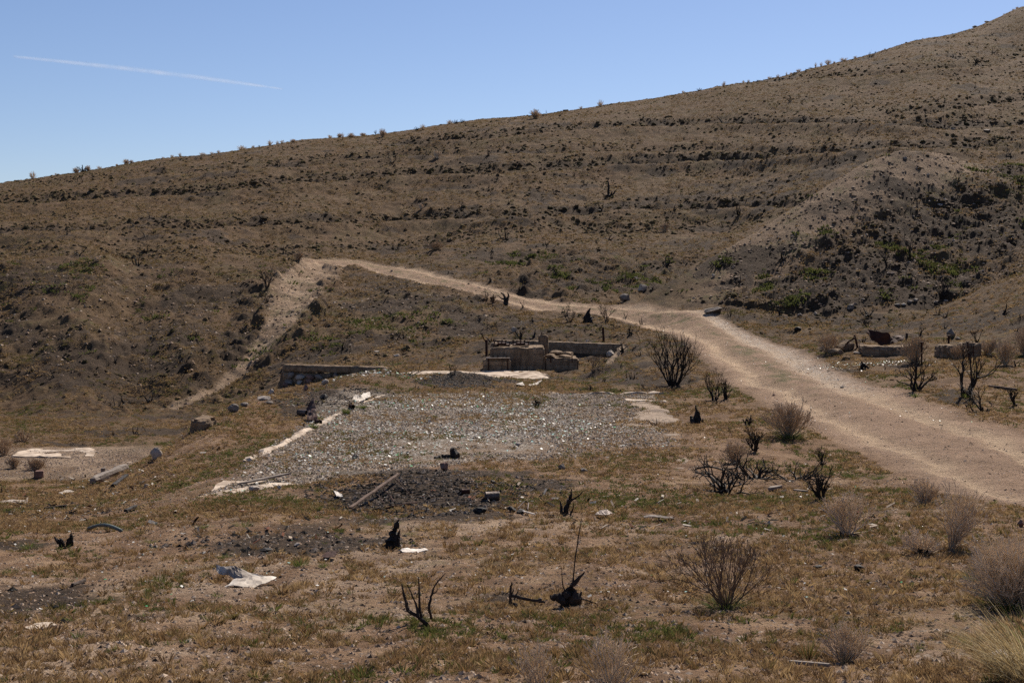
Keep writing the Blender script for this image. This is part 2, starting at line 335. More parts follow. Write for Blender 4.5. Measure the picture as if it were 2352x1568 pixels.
for (u0, u1, v0, v1, n_, h0, h1) in [(0,560,640,900,26,8,16),(700,1100,660,830,22,8,18),(900,1640,570,690,22,7,14),(1120,1500,720,830,26,8,20),(1400,1700,820,960,14,8,20),(1900,2350,710,800,14,8,18),(1650,2330,450,700,20,8,20),(0,640,930,1010,10,7,14),(620,1200,905,960,6,6,10),(1480,1760,960,1060,10,8,18),(2050,2350,840,960,10,8,20)]:
    for _ in range(n_): STUMPS.append((_r.uniform(u0, u1), _r.uniform(v0, v1), _r.uniform(h0, h1)))
stump_pts = [(at(u, v), u, v, h) for (u, v, h) in STUMPS]
def _free(p):
    t = p.x / p.y; i = int(np.clip(np.round(np.interp(t, tcols, np.arange(len(tcols)))), 0, len(tcols) - 1)); j = int(np.searchsorted(YR, p.y)); j = min(j, NR - 1)
    return road[j, i] < 0.2 and gul[j, i] < 0.3
stump_pts = [q for k_, q in enumerate(stump_pts) if k_ < len(STUMPS) - 180 or _free(q[0])]
# dark patches in the soil round the stumps, shifted mostly left and nearer
for i, (p, u, v, h) in enumerate(stump_pts):
    if p.y < 40: continue
    r = 0.35 + 0.7 * random.random()
    if random.random() < 0.25: r *= 1.8
    ox, oy = random.uniform(-.7, .2), random.uniform(-.6, .4)
    j0, j1 = np.searchsorted(YR, [p.y - 4, p.y + 4]); i0, i1 = np.searchsorted(tcols, [(p.x - 5) / p.y, (p.x + 5) / p.y])
    S = np.s_[j0:j1, i0:i1]
    q = np.hypot((Xg[S] - p.x - ox) / (r * 1.5), (Yg[S] - p.y - oy) / r) + 1.1 * fbm(Xg[S], Yg[S], 0.9, 4, 19)
    char_shade[S] = np.maximum(char_shade[S], (0.9 if random.random() < .6 else .5) * (1 - sstep(0.45, 1.15, q)))
char_shade = np.maximum(char_shade, 0.6 * hill * sstep(0.3, 0.6, fbm(Xg * 0.5, Yg, 1.8, 5, 131, 0.65)))
char_shade = np.maximum(char_shade, 0.5 * (Yg > 50) * (1 - hill) * sstep(0.15, 0.5, fbm(Xg * 0.7, Yg, 2.2, 4, 133)))
char_shade *= (1 - road) * (1 - 0.9 * gul) * (1 - 0.8 * lslab)
green = sstep(0.0, 0.45, fbm(Xg, Yg, 1.6, 4, 141)) * (0.35 + 0.5 * basin + 0.5 * mnd + 0.35 * slope_l)
pale = np.maximum(np.maximum(0.7 * lslab * sstep(-.3, .3, fbm(Xg, Yg, 1.5, 3, 151)), gul * (0.55 + 0.45 * sstep(-.3, .2, fbm(Xg, Yg, 0.9, 3, 157)))), 0.45 * ridge * (Yg > 55) * sstep(1540, 1720, Ug))
pale = np.maximum(pale, sstep(0.05, 0.45, fbm(Xg, Yg, 1.3, 4, 153)) * (Yg < 17) * np.interp(Ug, [0, 1200, 2400], [1.0, 0.75, 0.7]) * (1 - char_shade))

# ------------------------------------------------------------------ node helpers
class NT:
    def __init__(s, name):
        s.m = bpy.data.materials.new(name); s.m.use_nodes = True
        s.t = s.m.node_tree; s.t.nodes.clear()
        s.out = s.t.nodes.new("ShaderNodeOutputMaterial")
        s.pos = None
    def n(s, typ, **kw):
        nd = s.t.nodes.new(typ)
        for k, v in kw.items():
            if k.startswith("i_"): nd.inputs[k[2:].replace("_", " ")].default_value = v
            else: setattr(nd, k, v)
        return nd
    def l(s, a, b): s.t.links.new(a, b)
    def P(s):
        if s.pos is None: s.pos = s.n("ShaderNodeNewGeometry").outputs['Position']
        return s.pos
    def O(s): return s.n("ShaderNodeTexCoord").outputs['Object']
    def noise(s, scale, detail=4, rough=0.55, vec=None, dist=0.0):
        nd = s.n("ShaderNodeTexNoise"); nd.inputs['Scale'].default_value = scale; nd.inputs['Detail'].default_value = detail
        nd.inputs['Roughness'].default_value = rough; nd.inputs['Distortion'].default_value = dist
        s.l(vec if vec is not None else s.P(), nd.inputs['Vector']); return nd.outputs['Fac']
    def ramp(s, fac, stops):
        r = s.n("ShaderNodeValToRGB"); e = r.color_ramp.elements
        while len(e) > 1: e.remove(e[-1])
        e[0].position = stops[0][0]; e[0].color = col4(stops[0][1])
        for p, c in stops[1:]:
            x = e.new(p); x.color = col4(c)
        s.l(fac, r.inputs[0]); return r.outputs[0]
    def mix(s, fac, a, b, typ='MIX'):
        m = s.n("ShaderNodeMix", data_type='RGBA', blend_type=typ)
        for inp, v in ((m.inputs[0], fac), (m.inputs[6], a), (m.inputs[7], b)):
            if isinstance(v, (int, float)): inp.default_value = v
            elif isinstance(v, tuple): inp.default_value = col4(v)
            else: s.l(v, inp)
        return m.outputs[2]
    def math(s, op, a, b=0.0, c=None, clamp=False):
        m = s.n("ShaderNodeMath", operation=op, use_clamp=clamp)
        for i, v in enumerate((a, b, c)):
            if v is None: continue
            if isinstance(v, (int, float)): m.inputs[i].default_value = v
            else: s.l(v, m.inputs[i])
        return m.outputs[0]
    def attr(s, name):
        a = s.n("ShaderNodeAttribute"); a.attribute_name = name
        sp = s.n("ShaderNodeSeparateColor"); s.l(a.outputs['Color'], sp.inputs[0])
        return a.outputs['Color'], sp.outputs
    def bsdf(s, color, rough=0.9, metal=0.0, spec=0.3, bump=None, bstr=0.5, bdist=0.02, alpha=None, sub=None):
        b = s.n("ShaderNodeBsdfPrincipled")
        def put(i, v):
            if isinstance(v, (int, float)): i.default_value = v
            elif isinstance(v, tuple): i.default_value = col4(v)
            else: s.l(v, i)
        put(b.inputs['Base Color'], color); put(b.inputs['Roughness'], rough); put(b.inputs['Metallic'], metal)
        b.inputs['Specular IOR Level'].default_value = spec
        if bump is not None:
            bp = s.n("ShaderNodeBump"); bp.inputs['Strength'].default_value = bstr; bp.inputs['Distance'].default_value = bdist
            s.l(bump, bp.inputs['Height']); s.l(bp.outputs[0], b.inputs['Normal'])
        return b.outputs[0]
    def done(s, sh): s.l(sh, s.out.inputs[0]); return s.m
def col4(c): return (c[0], c[1], c[2], 1.0) if len(c) == 3 else c

# ------------------------------------------------------------------ the soil
def ground_material():
    g = NT("soil")
    _, m1 = g.attr("mask_a"); _, m2 = g.attr("mask_b")
    _, m3 = g.attr('mask_c'); m1_ctr = m3[0]
    road_, char_shade_, grav_ = m1[0], m1[1], m1[2]; hill_, green_, pale_ = m2[0], m2[1], m2[2]
    big = g.noise(0.35, 5, 0.6); mid = g.noise(2.2, 5, 0.62); fine = g.noise(14, 5, 0.7); vf = g.noise(70, 3, 0.7)
    near = g.ramp(mid, [(0.30, (0.130, 0.076, 0.042)), (0.5, (0.245, 0.150, 0.086)), (0.72, (0.41, 0.280, 0.175))])
    far = g.ramp(mid, [(0.28, (0.052, 0.033, 0.017)), (0.5, (0.108, 0.070, 0.037)), (0.75, (0.172, 0.115, 0.064))])
    base = g.mix(hill_, near, far)
    base = g.mix(g.math('MULTIPLY', g.ramp(big, [(0.4, (0, 0, 0)), (0.65, (1, 1, 1))]), 0.35), base, (0.13, 0.075, 0.045))
    base = g.mix(pale_, base, g.ramp(mid, [(0.3, (0.27, 0.18, 0.12)), (0.7, (0.44, 0.33, 0.23))]))
    gm = g.math('MULTIPLY', green_, g.ramp(g.noise(5.5, 4, 0.7), [(0.45, (0, 0, 0)), (0.62, (1, 1, 1))]))
    base = g.mix(gm, base, g.ramp(fine, [(0.3, (0.045, 0.050, 0.016)), (0.7, (0.105, 0.115, 0.034))]))
    cm = g.math('MULTIPLY', g.math('SUBTRACT', g.math('MULTIPLY', char_shade_, 1.7), g.ramp(g.noise(3.2, 6, 0.75), [(0.3, (0, 0, 0)), (0.7, (1, 1, 1))])), 1.5, clamp=True)
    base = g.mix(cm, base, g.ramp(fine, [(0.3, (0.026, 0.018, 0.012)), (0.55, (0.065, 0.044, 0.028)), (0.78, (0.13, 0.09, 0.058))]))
    rc = g.ramp(g.noise(1.1, 5, 0.65), [(0.3, (0.22, 0.145, 0.095)), (0.55, (0.32, 0.215, 0.145)), (0.8, (0.42, 0.295, 0.205))])
    ctr = g.math('MULTIPLY', m1_ctr, g.ramp(g.noise(1.8, 5, 0.7), [(0.45, (0, 0, 0)), (0.6, (1, 1, 1))]))
    rc = g.mix(g.math('MULTIPLY', m3[1], g.ramp(g.noise(2.5, 5, 0.7), [(0.3, (0.3, 0.3, 0.3)), (0.6, (1, 1, 1))])), rc, (0.52, 0.385, 0.255))
    rc = g.mix(g.math('MULTIPLY', m3[2], g.ramp(g.noise(7, 5, 0.8), [(0.4, (0, 0, 0)), (0.6, (1, 1, 1))])), rc, (0.52, 0.46, 0.39))
    rc = g.mix(ctr, rc, (0.13, 0.115, 0.055))
    rc = g.mix(g.ramp(g.noise(0.8, 5, 0.7), [(0.5, (0, 0, 0)), (0.75, (0.55, 0.55, 0.55))]), rc, (0.22, 0.15, 0.105))
    rc = g.mix(g.ramp(g.noise(26, 3, 0.8), [(0.55, (0, 0, 0)), (0.75, (0.6, 0.6, 0.6))]), rc, (0.17, 0.125, 0.095))
    base = g.mix(road_, base, rc)
    v = g.n("ShaderNodeTexVoronoi"); v.inputs['Scale'].default_value = 26; g.l(g.P(), v.inputs['Vector'])
    sp = g.n("ShaderNodeSeparateColor"); g.l(v.outputs['Color'], sp.inputs[0])
    gc = g.ramp(sp.outputs[0], [(0.0, (0.12, 0.095, 0.07)), (0.4, (0.24, 0.195, 0.15)), (0.75, (0.37, 0.315, 0.255)), (0.95, (0.55, 0.51, 0.45))])
    base = g.mix(grav_, base, gc)
    base = g.mix(g.ramp(vf, [(0.3, (0.45, 0.45, 0.45)), (0.5, (0, 0, 0))]), base, (0.05, 0.036, 0.026))
    base = g.mix(g.ramp(vf, [(0.62, (0, 0, 0)), (0.85, (0.5, 0.5, 0.5))]), base, (0.34, 0.26, 0.19))
    h = g.math('ADD', g.math('MULTIPLY', g.noise(9, 6, 0.72), 1.0), g.math('MULTIPLY', vf, 0.25))
    return g.done(g.bsdf(base, rough=0.97, spec=0.12, bump=h, bstr=1.0, bdist=0.13))
SOIL = ground_material()

def np_mesh(name, V, Fc, mat, attrs=None, smooth=False, nper=None):
    me = bpy.data.meshes.new(name)
    V = np.ascontiguousarray(V, dtype=np.float32); Fc = np.ascontiguousarray(Fc, dtype=np.int32)
    k = Fc.shape[1]
    me.vertices.add(len(V)); me.vertices.foreach_set("co", V.ravel())
    me.loops.add(Fc.size); me.loops.foreach_set("vertex_index", Fc.ravel())
    me.polygons.add(len(Fc)); me.polygons.foreach_set("loop_start", np.arange(0, Fc.size, k, dtype=np.int32))
    me.polygons.foreach_set("loop_total", np.full(len(Fc), k, dtype=np.int32))
    me.polygons.foreach_set("use_smooth", np.full(len(Fc), smooth))
    for an, data in (attrs or {}).items():
        a = me.color_attributes.new(an, 'FLOAT_COLOR', 'POINT')
        d = np.ones((len(V), 4), dtype=np.float32); d[:, :data.shape[1]] = data
        a.data.foreach_set("color", d.ravel())
    me.update(calc_edges=True); me.validate()
    for m in (mat if isinstance(mat, list) else [mat]): me.materials.append(m)
    return me

def link(name, me, parent=None, loc=None, rot=None):
    o = bpy.data.objects.new(name, me); C.objects.link(o)
    if parent is not None: o.parent = parent
    if loc is not None: o.location = loc
    if rot is not None: o.rotation_euler = rot
    return o
def tag(o, label=None, cat=None, group=None, kind=None):
    if label: o["label"] = label
    if cat: o["category"] = cat
    if group: o["group"] = group
    if kind: o["kind"] = kind
    return o
def thing(name, label, cat, loc=(0, 0, 0), rz=0.0, group=None):
    o = bpy.data.objects.new(name, None); C.objects.link(o); o.location = loc; o.rotation_euler = (0, 0, rz)
    o.empty_display_size = 0.2
    return tag(o, label, cat, group)

def build_land():
    VV = np.stack([Xg, Yg, Z + EYE], -1).reshape(-1, 3)
    A = np.stack([road, char_shade, np.clip(onslab * (0.45 + 0.5 * sstep(-0.12, 0.22, fbm(Xg, Yg, 1.6, 5, 163, 0.6))) * (1 - 0.6 * sstep(0.8, 3.2, Xg)) + 0.12 * lslab, 0, 1)], -1).reshape(-1, 3)
    B = np.stack([sstep(22, 50, Yg), green, pale], -1).reshape(-1, 3)
    NCt = len(tcols)
    Cc = np.stack([np.exp(-(rd / 0.42) ** 2) * sstep(30, 38, Yg), 1.0 * np.exp(-((rd - 0.95) / 0.30) ** 2), 0.85 * np.exp(-((rd - 1.15) / 0.45) ** 2) * (rsg < 0) * sstep(33, 38, Yg) * (1 - sstep(56, 60, Yg))], -1).reshape(-1, 3)
    idx = np.arange(NR * NCt).reshape(NR, NCt)
    Q = np.stack([idx[:-1, :-1], idx[:-1, 1:], idx[1:, 1:], idx[1:, :-1]], -1).reshape(-1, 4)
    cat = np.zeros(Xg.shape, int)
    cat[hill > 0.5] = 2
    cat[moundr] = 3
    cat[(road > 0.45) & (Yg > 8)] = 1
    cq = cat.reshape(-1)[Q[:, 0]]
    for k, (nm, lb) in enumerate([("ground", "scorched brown soil with sparse green and brown herbs"), ("dirt_road", "pale rutted dirt road curving up past the ruins"), ("hillside", "long bare terraced hillside under the blue sky"), ("dirt_mound", "steep dark spoil mound at right beyond the road")]):
        q = Q[cq == k]
        used, inv = np.unique(q, return_inverse=True)
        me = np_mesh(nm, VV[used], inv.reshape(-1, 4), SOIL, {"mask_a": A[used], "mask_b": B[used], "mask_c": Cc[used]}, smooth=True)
        tag(link(nm, me), lb, None, None, "structure")
    # ground behind and beside the camera, so that the land does not stop at the photographer's feet
    xs = np.linspace(-40, 40, 81); ys = np.linspace(-40, 1.3, 42)
    X, Y = np.meshgrid(xs, ys); ZZ = np.full(X.shape, 0.0) - 0.02 + 0.03 * fbm(X, Y, 2, 3, 9)
    ZZ = np.where((Y > 1.0), -0.03, ZZ)
    ix = np.arange(X.size).reshape(X.shape); q = np.stack([ix[:-1, :-1], ix[:-1, 1:], ix[1:, 1:], ix[1:, :-1]], -1).reshape(-1, 4)
    z3 = np.zeros((X.size, 3))
    tag(link("ground", np_mesh("ground_behind", np.stack([X, Y, ZZ], -1).reshape(-1, 3), q, SOIL, {"mask_a": z3, "mask_b": z3, "mask_c": z3}, smooth=True)), "scorched brown soil behind the viewpoint", None, None, "structure")
build_land()
# ------------------------------------------------------------------ materials of the things
def simple(name, stops, scale=8, detail=4, rough=0.9, metal=0.0, spec=0.2, bstr=0.6, bdist=0.02, spots=None, obj=True):
    g = NT(name); vec = g.O() if obj else g.P()
    c = g.ramp(g.noise(scale, detail, 0.65, vec), stops)
    if spots:
        sc, lo, hi, colr = spots
        c = g.mix(g.ramp(g.noise(sc, 4, 0.6, vec), [(lo, (0, 0, 0)), (hi, (1, 1, 1))]), c, colr)
    return g.done(g.bsdf(c, rough=rough, metal=metal, spec=spec, bump=g.noise(scale * 3, 5, 0.7, vec), bstr=bstr, bdist=bdist))
CHAR = simple("charred_wood", [(0.35, (0.006, 0.005, 0.005)), (0.58, (0.022, 0.017, 0.014)), (0.78, (0.11, 0.085, 0.068))], 14, rough=0.75, spec=0.25)
BURNT = simple("scorched_twigs", [(0.35, (0.022, 0.016, 0.013)), (0.6, (0.06, 0.042, 0.032)), (0.8, (0.11, 0.08, 0.06))], 9, rough=0.8)
GREYTWIG = simple("dry_grey_twigs", [(0.3, (0.26, 0.185, 0.115)), (0.55, (0.42, 0.315, 0.21)), (0.8, (0.60, 0.48, 0.345))], 9, rough=0.85)
BROWNTWIG = simple("dry_brown_twigs", [(0.3, (0.11, 0.07, 0.045)), (0.6, (0.19, 0.13, 0.085)), (0.85, (0.32, 0.235, 0.165))], 9, rough=0.85)
TANTWIG = simple("dry_tan_twigs", [(0.3, (0.42, 0.30, 0.20)), (0.7, (0.65, 0.50, 0.37))], 9)
WHITETWIG = simple("bleached_twigs", [(0.3, (0.42, 0.32, 0.215)), (0.7, (0.70, 0.57, 0.42))], 9)
CONC = simple("old_concrete", [(0.3, (0.15, 0.10, 0.062)), (0.5, (0.25, 0.175, 0.115)), (0.75, (0.36, 0.27, 0.185))], 5, 8, rough=0.95, bstr=1.0, bdist=0.04, spots=(1.3, 0.5, 0.75, (0.12, 0.085, 0.06)))
PALE = simple("bleached_concrete", [(0.3, (0.36, 0.29, 0.22)), (0.55, (0.52, 0.43, 0.34)), (0.8, (0.62, 0.54, 0.44))], 3, 9, rough=0.95, bstr=0.8, bdist=0.02, spots=(2.3, 0.46, 0.62, (0.21, 0.155, 0.11)))
FLOORM = simple("gravelly_concrete", [(0.3, (0.17, 0.125, 0.088)), (0.5, (0.27, 0.205, 0.15)), (0.7, (0.38, 0.30, 0.225))], 9, 9, rough=0.95, bstr=1.0, bdist=0.03, spots=(1.1, 0.5, 0.6, (0.16, 0.12, 0.09)))
def concrete():
    g = NT("cast_concrete"); vec = g.O()
    c = g.ramp(g.noise(5, 8, 0.65, vec), [(0.3, (0.13, 0.088, 0.055)), (0.5, (0.23, 0.165, 0.108)), (0.75, (0.36, 0.27, 0.185))])
    mp = g.n("ShaderNodeMapping"); mp.inputs['Scale'].default_value = (6, 6, 0.7); g.l(vec, mp.inputs[0])
    c = g.mix(g.ramp(g.noise(1.0, 5, 0.6, mp.outputs[0]), [(0.5, (0, 0, 0)), (0.68, (0.7, 0.7, 0.7))]), c, (0.085, 0.058, 0.038))
    wv = g.n("ShaderNodeTexWave"); wv.bands_direction = 'Z'; wv.inputs['Scale'].default_value = 1.7; wv.inputs['Distortion'].default_value = 0.8; g.l(vec, wv.inputs[0])
    c = g.mix(g.ramp(wv.outputs['Fac'], [(0.0, (0.6, 0.6, 0.6)), (0.06, (0, 0, 0))]), c, (0.07, 0.05, 0.035))
    c = g.mix(g.ramp(g.noise(22, 4, 0.7, vec), [(0.58, (0, 0, 0)), (0.72, (0.55, 0.55, 0.55))]), c, (0.46, 0.37, 0.27))
    return g.done(g.bsdf(c, rough=0.95, spec=0.15, bump=g.noise(14, 6, 0.75, vec), bstr=1.0, bdist=0.05))
CONC = concrete()
ROCKM = simple("grey_brown_stone", [(0.3, (0.10, 0.085, 0.072)), (0.55, (0.19, 0.16, 0.135)), (0.8, (0.31, 0.27, 0.235))], 3, 8, bstr=1.0, bdist=0.03)
ROCKP = simple("pale_stone", [(0.3, (0.24, 0.20, 0.165)), (0.55, (0.36, 0.31, 0.26)), (0.8, (0.50, 0.45, 0.39))], 3, 8, bstr=1.0, bdist=0.03)
ROCKR = simple("reddish_stone", [(0.3, (0.11, 0.065, 0.05)), (0.55, (0.20, 0.12, 0.095)), (0.8, (0.30, 0.19, 0.15))], 3, 8, bstr=1.0, bdist=0.03)
RUST = simple("rusted_steel", [(0.3, (0.022, 0.010, 0.008)), (0.6, (0.055, 0.022, 0.014)), (0.8, (0.16, 0.065, 0.03))], 4, 7, rough=0.75, metal=0.3, bstr=0.6)
STEEL = simple("weathered_steel", [(0.3, (0.05, 0.035, 0.03)), (0.6, (0.13, 0.10, 0.085)), (0.8, (0.24, 0.20, 0.17))], 6, 6, rough=0.55, metal=0.4)
SHEET = simple("weathered_sheet_metal", [(0.3, (0.27, 0.22, 0.17)), (0.5, (0.42, 0.37, 0.31)), (0.75, (0.58, 0.54, 0.48))], 4, 8, rough=0.7, spec=0.3, bstr=0.3, spots=(3.5, 0.5, 0.72, (0.12, 0.085, 0.06)))
WOOD = simple("weathered_wood", [(0.3, (0.05, 0.032, 0.024)), (0.55, (0.12, 0.08, 0.06)), (0.8, (0.24, 0.17, 0.13))], 7, 6)
GREYWOOD = simple("grey_wood", [(0.3, (0.12, 0.10, 0.085)), (0.6, (0.24, 0.205, 0.175)), (0.8, (0.36, 0.32, 0.27))], 6, 6)
ASHW = simple("white_ash_crust", [(0.3, (0.45, 0.40, 0.34)), (0.7, (0.75, 0.70, 0.63))], 12, 5)
HOSE = simple("grey_green_hose", [(0.3, (0.07, 0.09, 0.08)), (0.7, (0.15, 0.17, 0.15))], 12, 3, rough=0.5)
COAL = simple("black_charcoal", [(0.3, (0.006, 0.006, 0.006)), (0.7, (0.028, 0.024, 0.022))], 12, 4, rough=0.7)

def attr_mat(name, rough=0.9, spec=0.1, trans=0.0):
    g = NT(name); col, _ = g.attr("tint")
    b = g.bsdf(col, rough=rough, spec=spec)
    if trans > 0:
        tr = g.n("ShaderNodeBsdfTranslucent"); g.l(col, tr.inputs[0])
        mx = g.n("ShaderNodeMixShader"); mx.inputs[0].default_value = trans
        g.l(b, mx.inputs[1]); g.l(tr.outputs[0], mx.inputs[2]); b = mx.outputs[0]
    return g.done(b)
LEAFM = attr_mat("leafy_herbs", trans=0.35)
STONEM = attr_mat("loose_gravel", rough=0.95)
GLASSM = attr_mat("broken_glass", rough=0.42, spec=0.12)

# ------------------------------------------------------------------ mesh buffer
class MB:
    def __init__(s): s.v = []; s.f = []
    def tube(s, pts, rad, n=4, cap=True):
        base = len(s.v); m = len(pts)
        for i, p in enumerate(pts):
            a = pts[max(i - 1, 0)]; b = pts[min(i + 1, m - 1)]
            d = (b - a)
            d = d.normalized() if d.length > 1e-9 else Vector((0, 0, 1))
            u = d.cross(Vector((0.31, 0.17, 0.93)));
            if u.length < 1e-4: u = d.cross(Vector((1, 0, 0)))
            u.normalize(); w = d.cross(u)
            for k in range(n):
                an = 2 * math.pi * k / n
                s.v.append(p + (u * math.cos(an) + w * math.sin(an)) * rad[i])
        for i in range(m - 1):
            for k in range(n):
                k2 = (k + 1) % n
                s.f.append((base + i * n + k, base + i * n + k2, base + (i + 1) * n + k2, base + (i + 1) * n + k))
        if cap:
            s.f.append(tuple(base + k for k in range(n))[::-1]); s.f.append(tuple(base + (m - 1) * n + k for k in range(n)))
    def add(s, vs, fs):
        b = len(s.v); s.v += [Vector(v) for v in vs]; s.f += [tuple(b + i for i in f) for f in fs]
    def box(s, x0, x1, y0, y1, z0, z1, M=None):
        vs = [Vector(c) for c in [(x0,y0,z0),(x1,y0,z0),(x1,y1,z0),(x0,y1,z0),(x0,y0,z1),(x1,y0,z1),(x1,y1,z1),(x0,y1,z1)]]
        if M is not None: vs = [M @ v for v in vs]
        s.add(vs, [(0,3,2,1),(4,5,6,7),(0,1,5,4),(1,2,6,5),(2,3,7,6),(3,0,4,7)])
    def mesh(s, name, mat, smooth=False):
        me = bpy.data.meshes.new(name); me.from_pydata([tuple(v) for v in s.v], [], s.f); me.materials.append(mat)
        if smooth: me.shade_smooth()
        me.update(); return me
    def build(s, name, mat, parent=None, smooth=False, loc=None, rot=None):
        return link(name, s.mesh(name, mat, smooth), parent, loc, rot)

def rvec(r): return Vector((r.uniform(-1, 1), r.uniform(-1, 1), r.uniform(-1, 1)))
def limb(buf, r, p, d, length, rad, segs=5, curl=0.25, up=0.1, n=4, tip=0.25, kids=0, kidlen=0.5, tw=None, depth=0):
    pts = [p.copy()]; dd = d.normalized(); q = p.copy()
    for i in range(segs):
        dd = (dd + rvec(r) * curl + Vector((0, 0, up))).normalized()
        q = q + dd * length / segs; pts.append(q.copy())
    rr = [rad * (1 - (1 - tip) * i / segs) for i in range(segs + 1)]
    buf.tube(pts, rr, n)
    if kids > 0:
        tgt = tw if (tw is not None and depth >= 0) else buf
        for k in range(kids):
            i = r.randint(1, segs); pp = pts[i]; dk = (pts[i] - pts[i - 1]).normalized()
            nd = (dk + rvec(r) * 0.9 + Vector((0, 0, 0.2))).normalized()
            limb(tgt, r, pp, nd, length * kidlen * r.uniform(0.5, 1.1), rr[i] * 0.55, max(2, segs - 1), curl, up, 3, tip, kids // 2 if depth < 1 else 0, kidlen, tgt, depth + 1)
    return pts

# ---- prototypes of small burnt stumps
def stump_mesh(seed):
    r = random.Random(seed); b = MB()
    for k in range(r.randint(2, 7)):
        an = r.uniform(0, 6.28); sp = r.uniform(0.1, 0.9)
        d = Vector((math.cos(an) * sp, math.sin(an) * sp, 1))
        limb(b, r, Vector((math.cos(an) * 0.08, math.sin(an) * 0.08, -0.08)), d, r.uniform(0.4, 1.25), r.uniform(0.035, 0.08), 5, 0.4, 0.08, 5, 0.2, r.choice([1, 2, 2, 3]), 0.5)
    for k in range(r.randint(2, 5)):    # root crown
        an = r.uniform(0, 6.28)
        limb(b, r, Vector((0, 0, 0.0)), Vector((math.cos(an), math.sin(an), 0.15)), r.uniform(0.2, 0.5), 0.07, 3, 0.3, 0.0, 4, 0.4)
    return b.mesh("burnt_stump", CHAR)
STUMP_M = [stump_mesh(100 + i) for i in range(26)]

def zone(p, u, v):
    hv = float(np.interp(u, [0, 450, 880, 1350, 1900, 2352], [605, 600, 595, 545, 420, 330]))
    if v < hv and p.y > 66:
        sky_v = float(np.interp(u, [0, 700, 1400, 1900, 2352], [422, 322, 240, 150, 15]))
        k = (v - sky_v) / max(hv - sky_v, 1)
        side = "left" if u < 800 else ("middle" if u < 1600 else "right")
        return (f"small black burnt shrub stump on the {'upper' if k < 0.5 else 'lower'} {side} part of the terraced hillside", "burnt stumps on the terraced hillside")
    if u > 1560 and v < 735: return ("small black burnt stump on the dark spoil mound at right", "burnt stumps on the spoil mound")
    if u > 1750: return ("small black burnt stump on the flat ground right of the dirt road", "burnt stumps right of the dirt road")
    if p.y > 52 and u < 640: return ("small black burnt stump on the eroded slope left of the pale gully", "burnt stumps on the left slope")
    if p.y > 52: return ("small black burnt stump on the bank beside the far dirt road", "burnt stumps beside the far road")
    if u < 640: return ("small black burnt stump on the low flat at far left", "burnt stumps on the left flat")
    return ("small black burnt stump on the ground around the concrete ruins", "burnt stumps around the ruins")

order = sorted(range(len(stump_pts)), key=lambda k: -stump_pts[k][3])
big_ones = set(order[:296]); rest = MB()
for i, (p, u, v, h) in enumerate(stump_pts):
    if i not in big_ones:
        hh = px_size(p.y, h) * random.uniform(1.0, 1.35); me = STUMP_M[i % len(STUMP_M)]; M = Matrix.Translation(p) @ Matrix.Rotation(random.uniform(0, 6.28), 4, 'Z') @ Matrix.Scale(hh, 4)
        rest.add([M @ q.co for q in me.vertices], [tuple(f.vertices) for f in me.polygons]); continue
    lab, grp = zone(p, u, v)
    o = link("burnt_stump", STUMP_M[i % len(STUMP_M)])
    hh = px_size(p.y, h) * random.uniform(1.0, 1.35)
    o.location = p + Vector((0, 0, -0.03)); w = hh * random.uniform(0.9, 1.3)
    o.scale = (w, w, hh); o.rotation_euler = (0, 0, random.uniform(0, 6.28))
    tag(o, lab, "stump", grp)

tag(rest.build('burnt_stumps', CHAR), 'the smallest burnt stumps scattered over the slopes', None, None, 'stuff')
# ---- shrubs
def fork(buf, fine, r, p, d, L, rad, depth, ang, curl, up, fine_at, rmin, ratio=0.76):
    n = 3 if rad > rmin * 1.6 else 2
    q = p.copy(); pts = [q.copy()]; dd = d.normalized()
    for i in range(n):
        dd = (dd + rvec(r) * curl + Vector((0, 0, up))).normalized(); q = q + dd * L / n; pts.append(q.copy())
    rn = max(rmin, rad * 0.66)
    (fine if depth <= fine_at else buf).tube(pts, [rad + (rn - rad) * i / n for i in range(n + 1)], 5 if rad > rmin * 2 else 3, cap=depth == 0)
    if depth > 0:
        ax = dd.cross(rvec(r)).normalized(); k = 3 if r.random() < 0.22 else 2
        for j in range(k):
            a = ang * r.uniform(0.5, 1.4) * (1 if j == 0 else -1); ax2 = ax if j < 2 else dd.cross(ax)
            if r.random() < 0.07 and depth < 4: continue
            fork(buf, fine, r, q, Matrix.Rotation(a, 3, ax2) @ dd, L * ratio * r.uniform(0.75, 1.2), rn, depth - 1, ang, curl, up, fine_at, rmin, ratio)
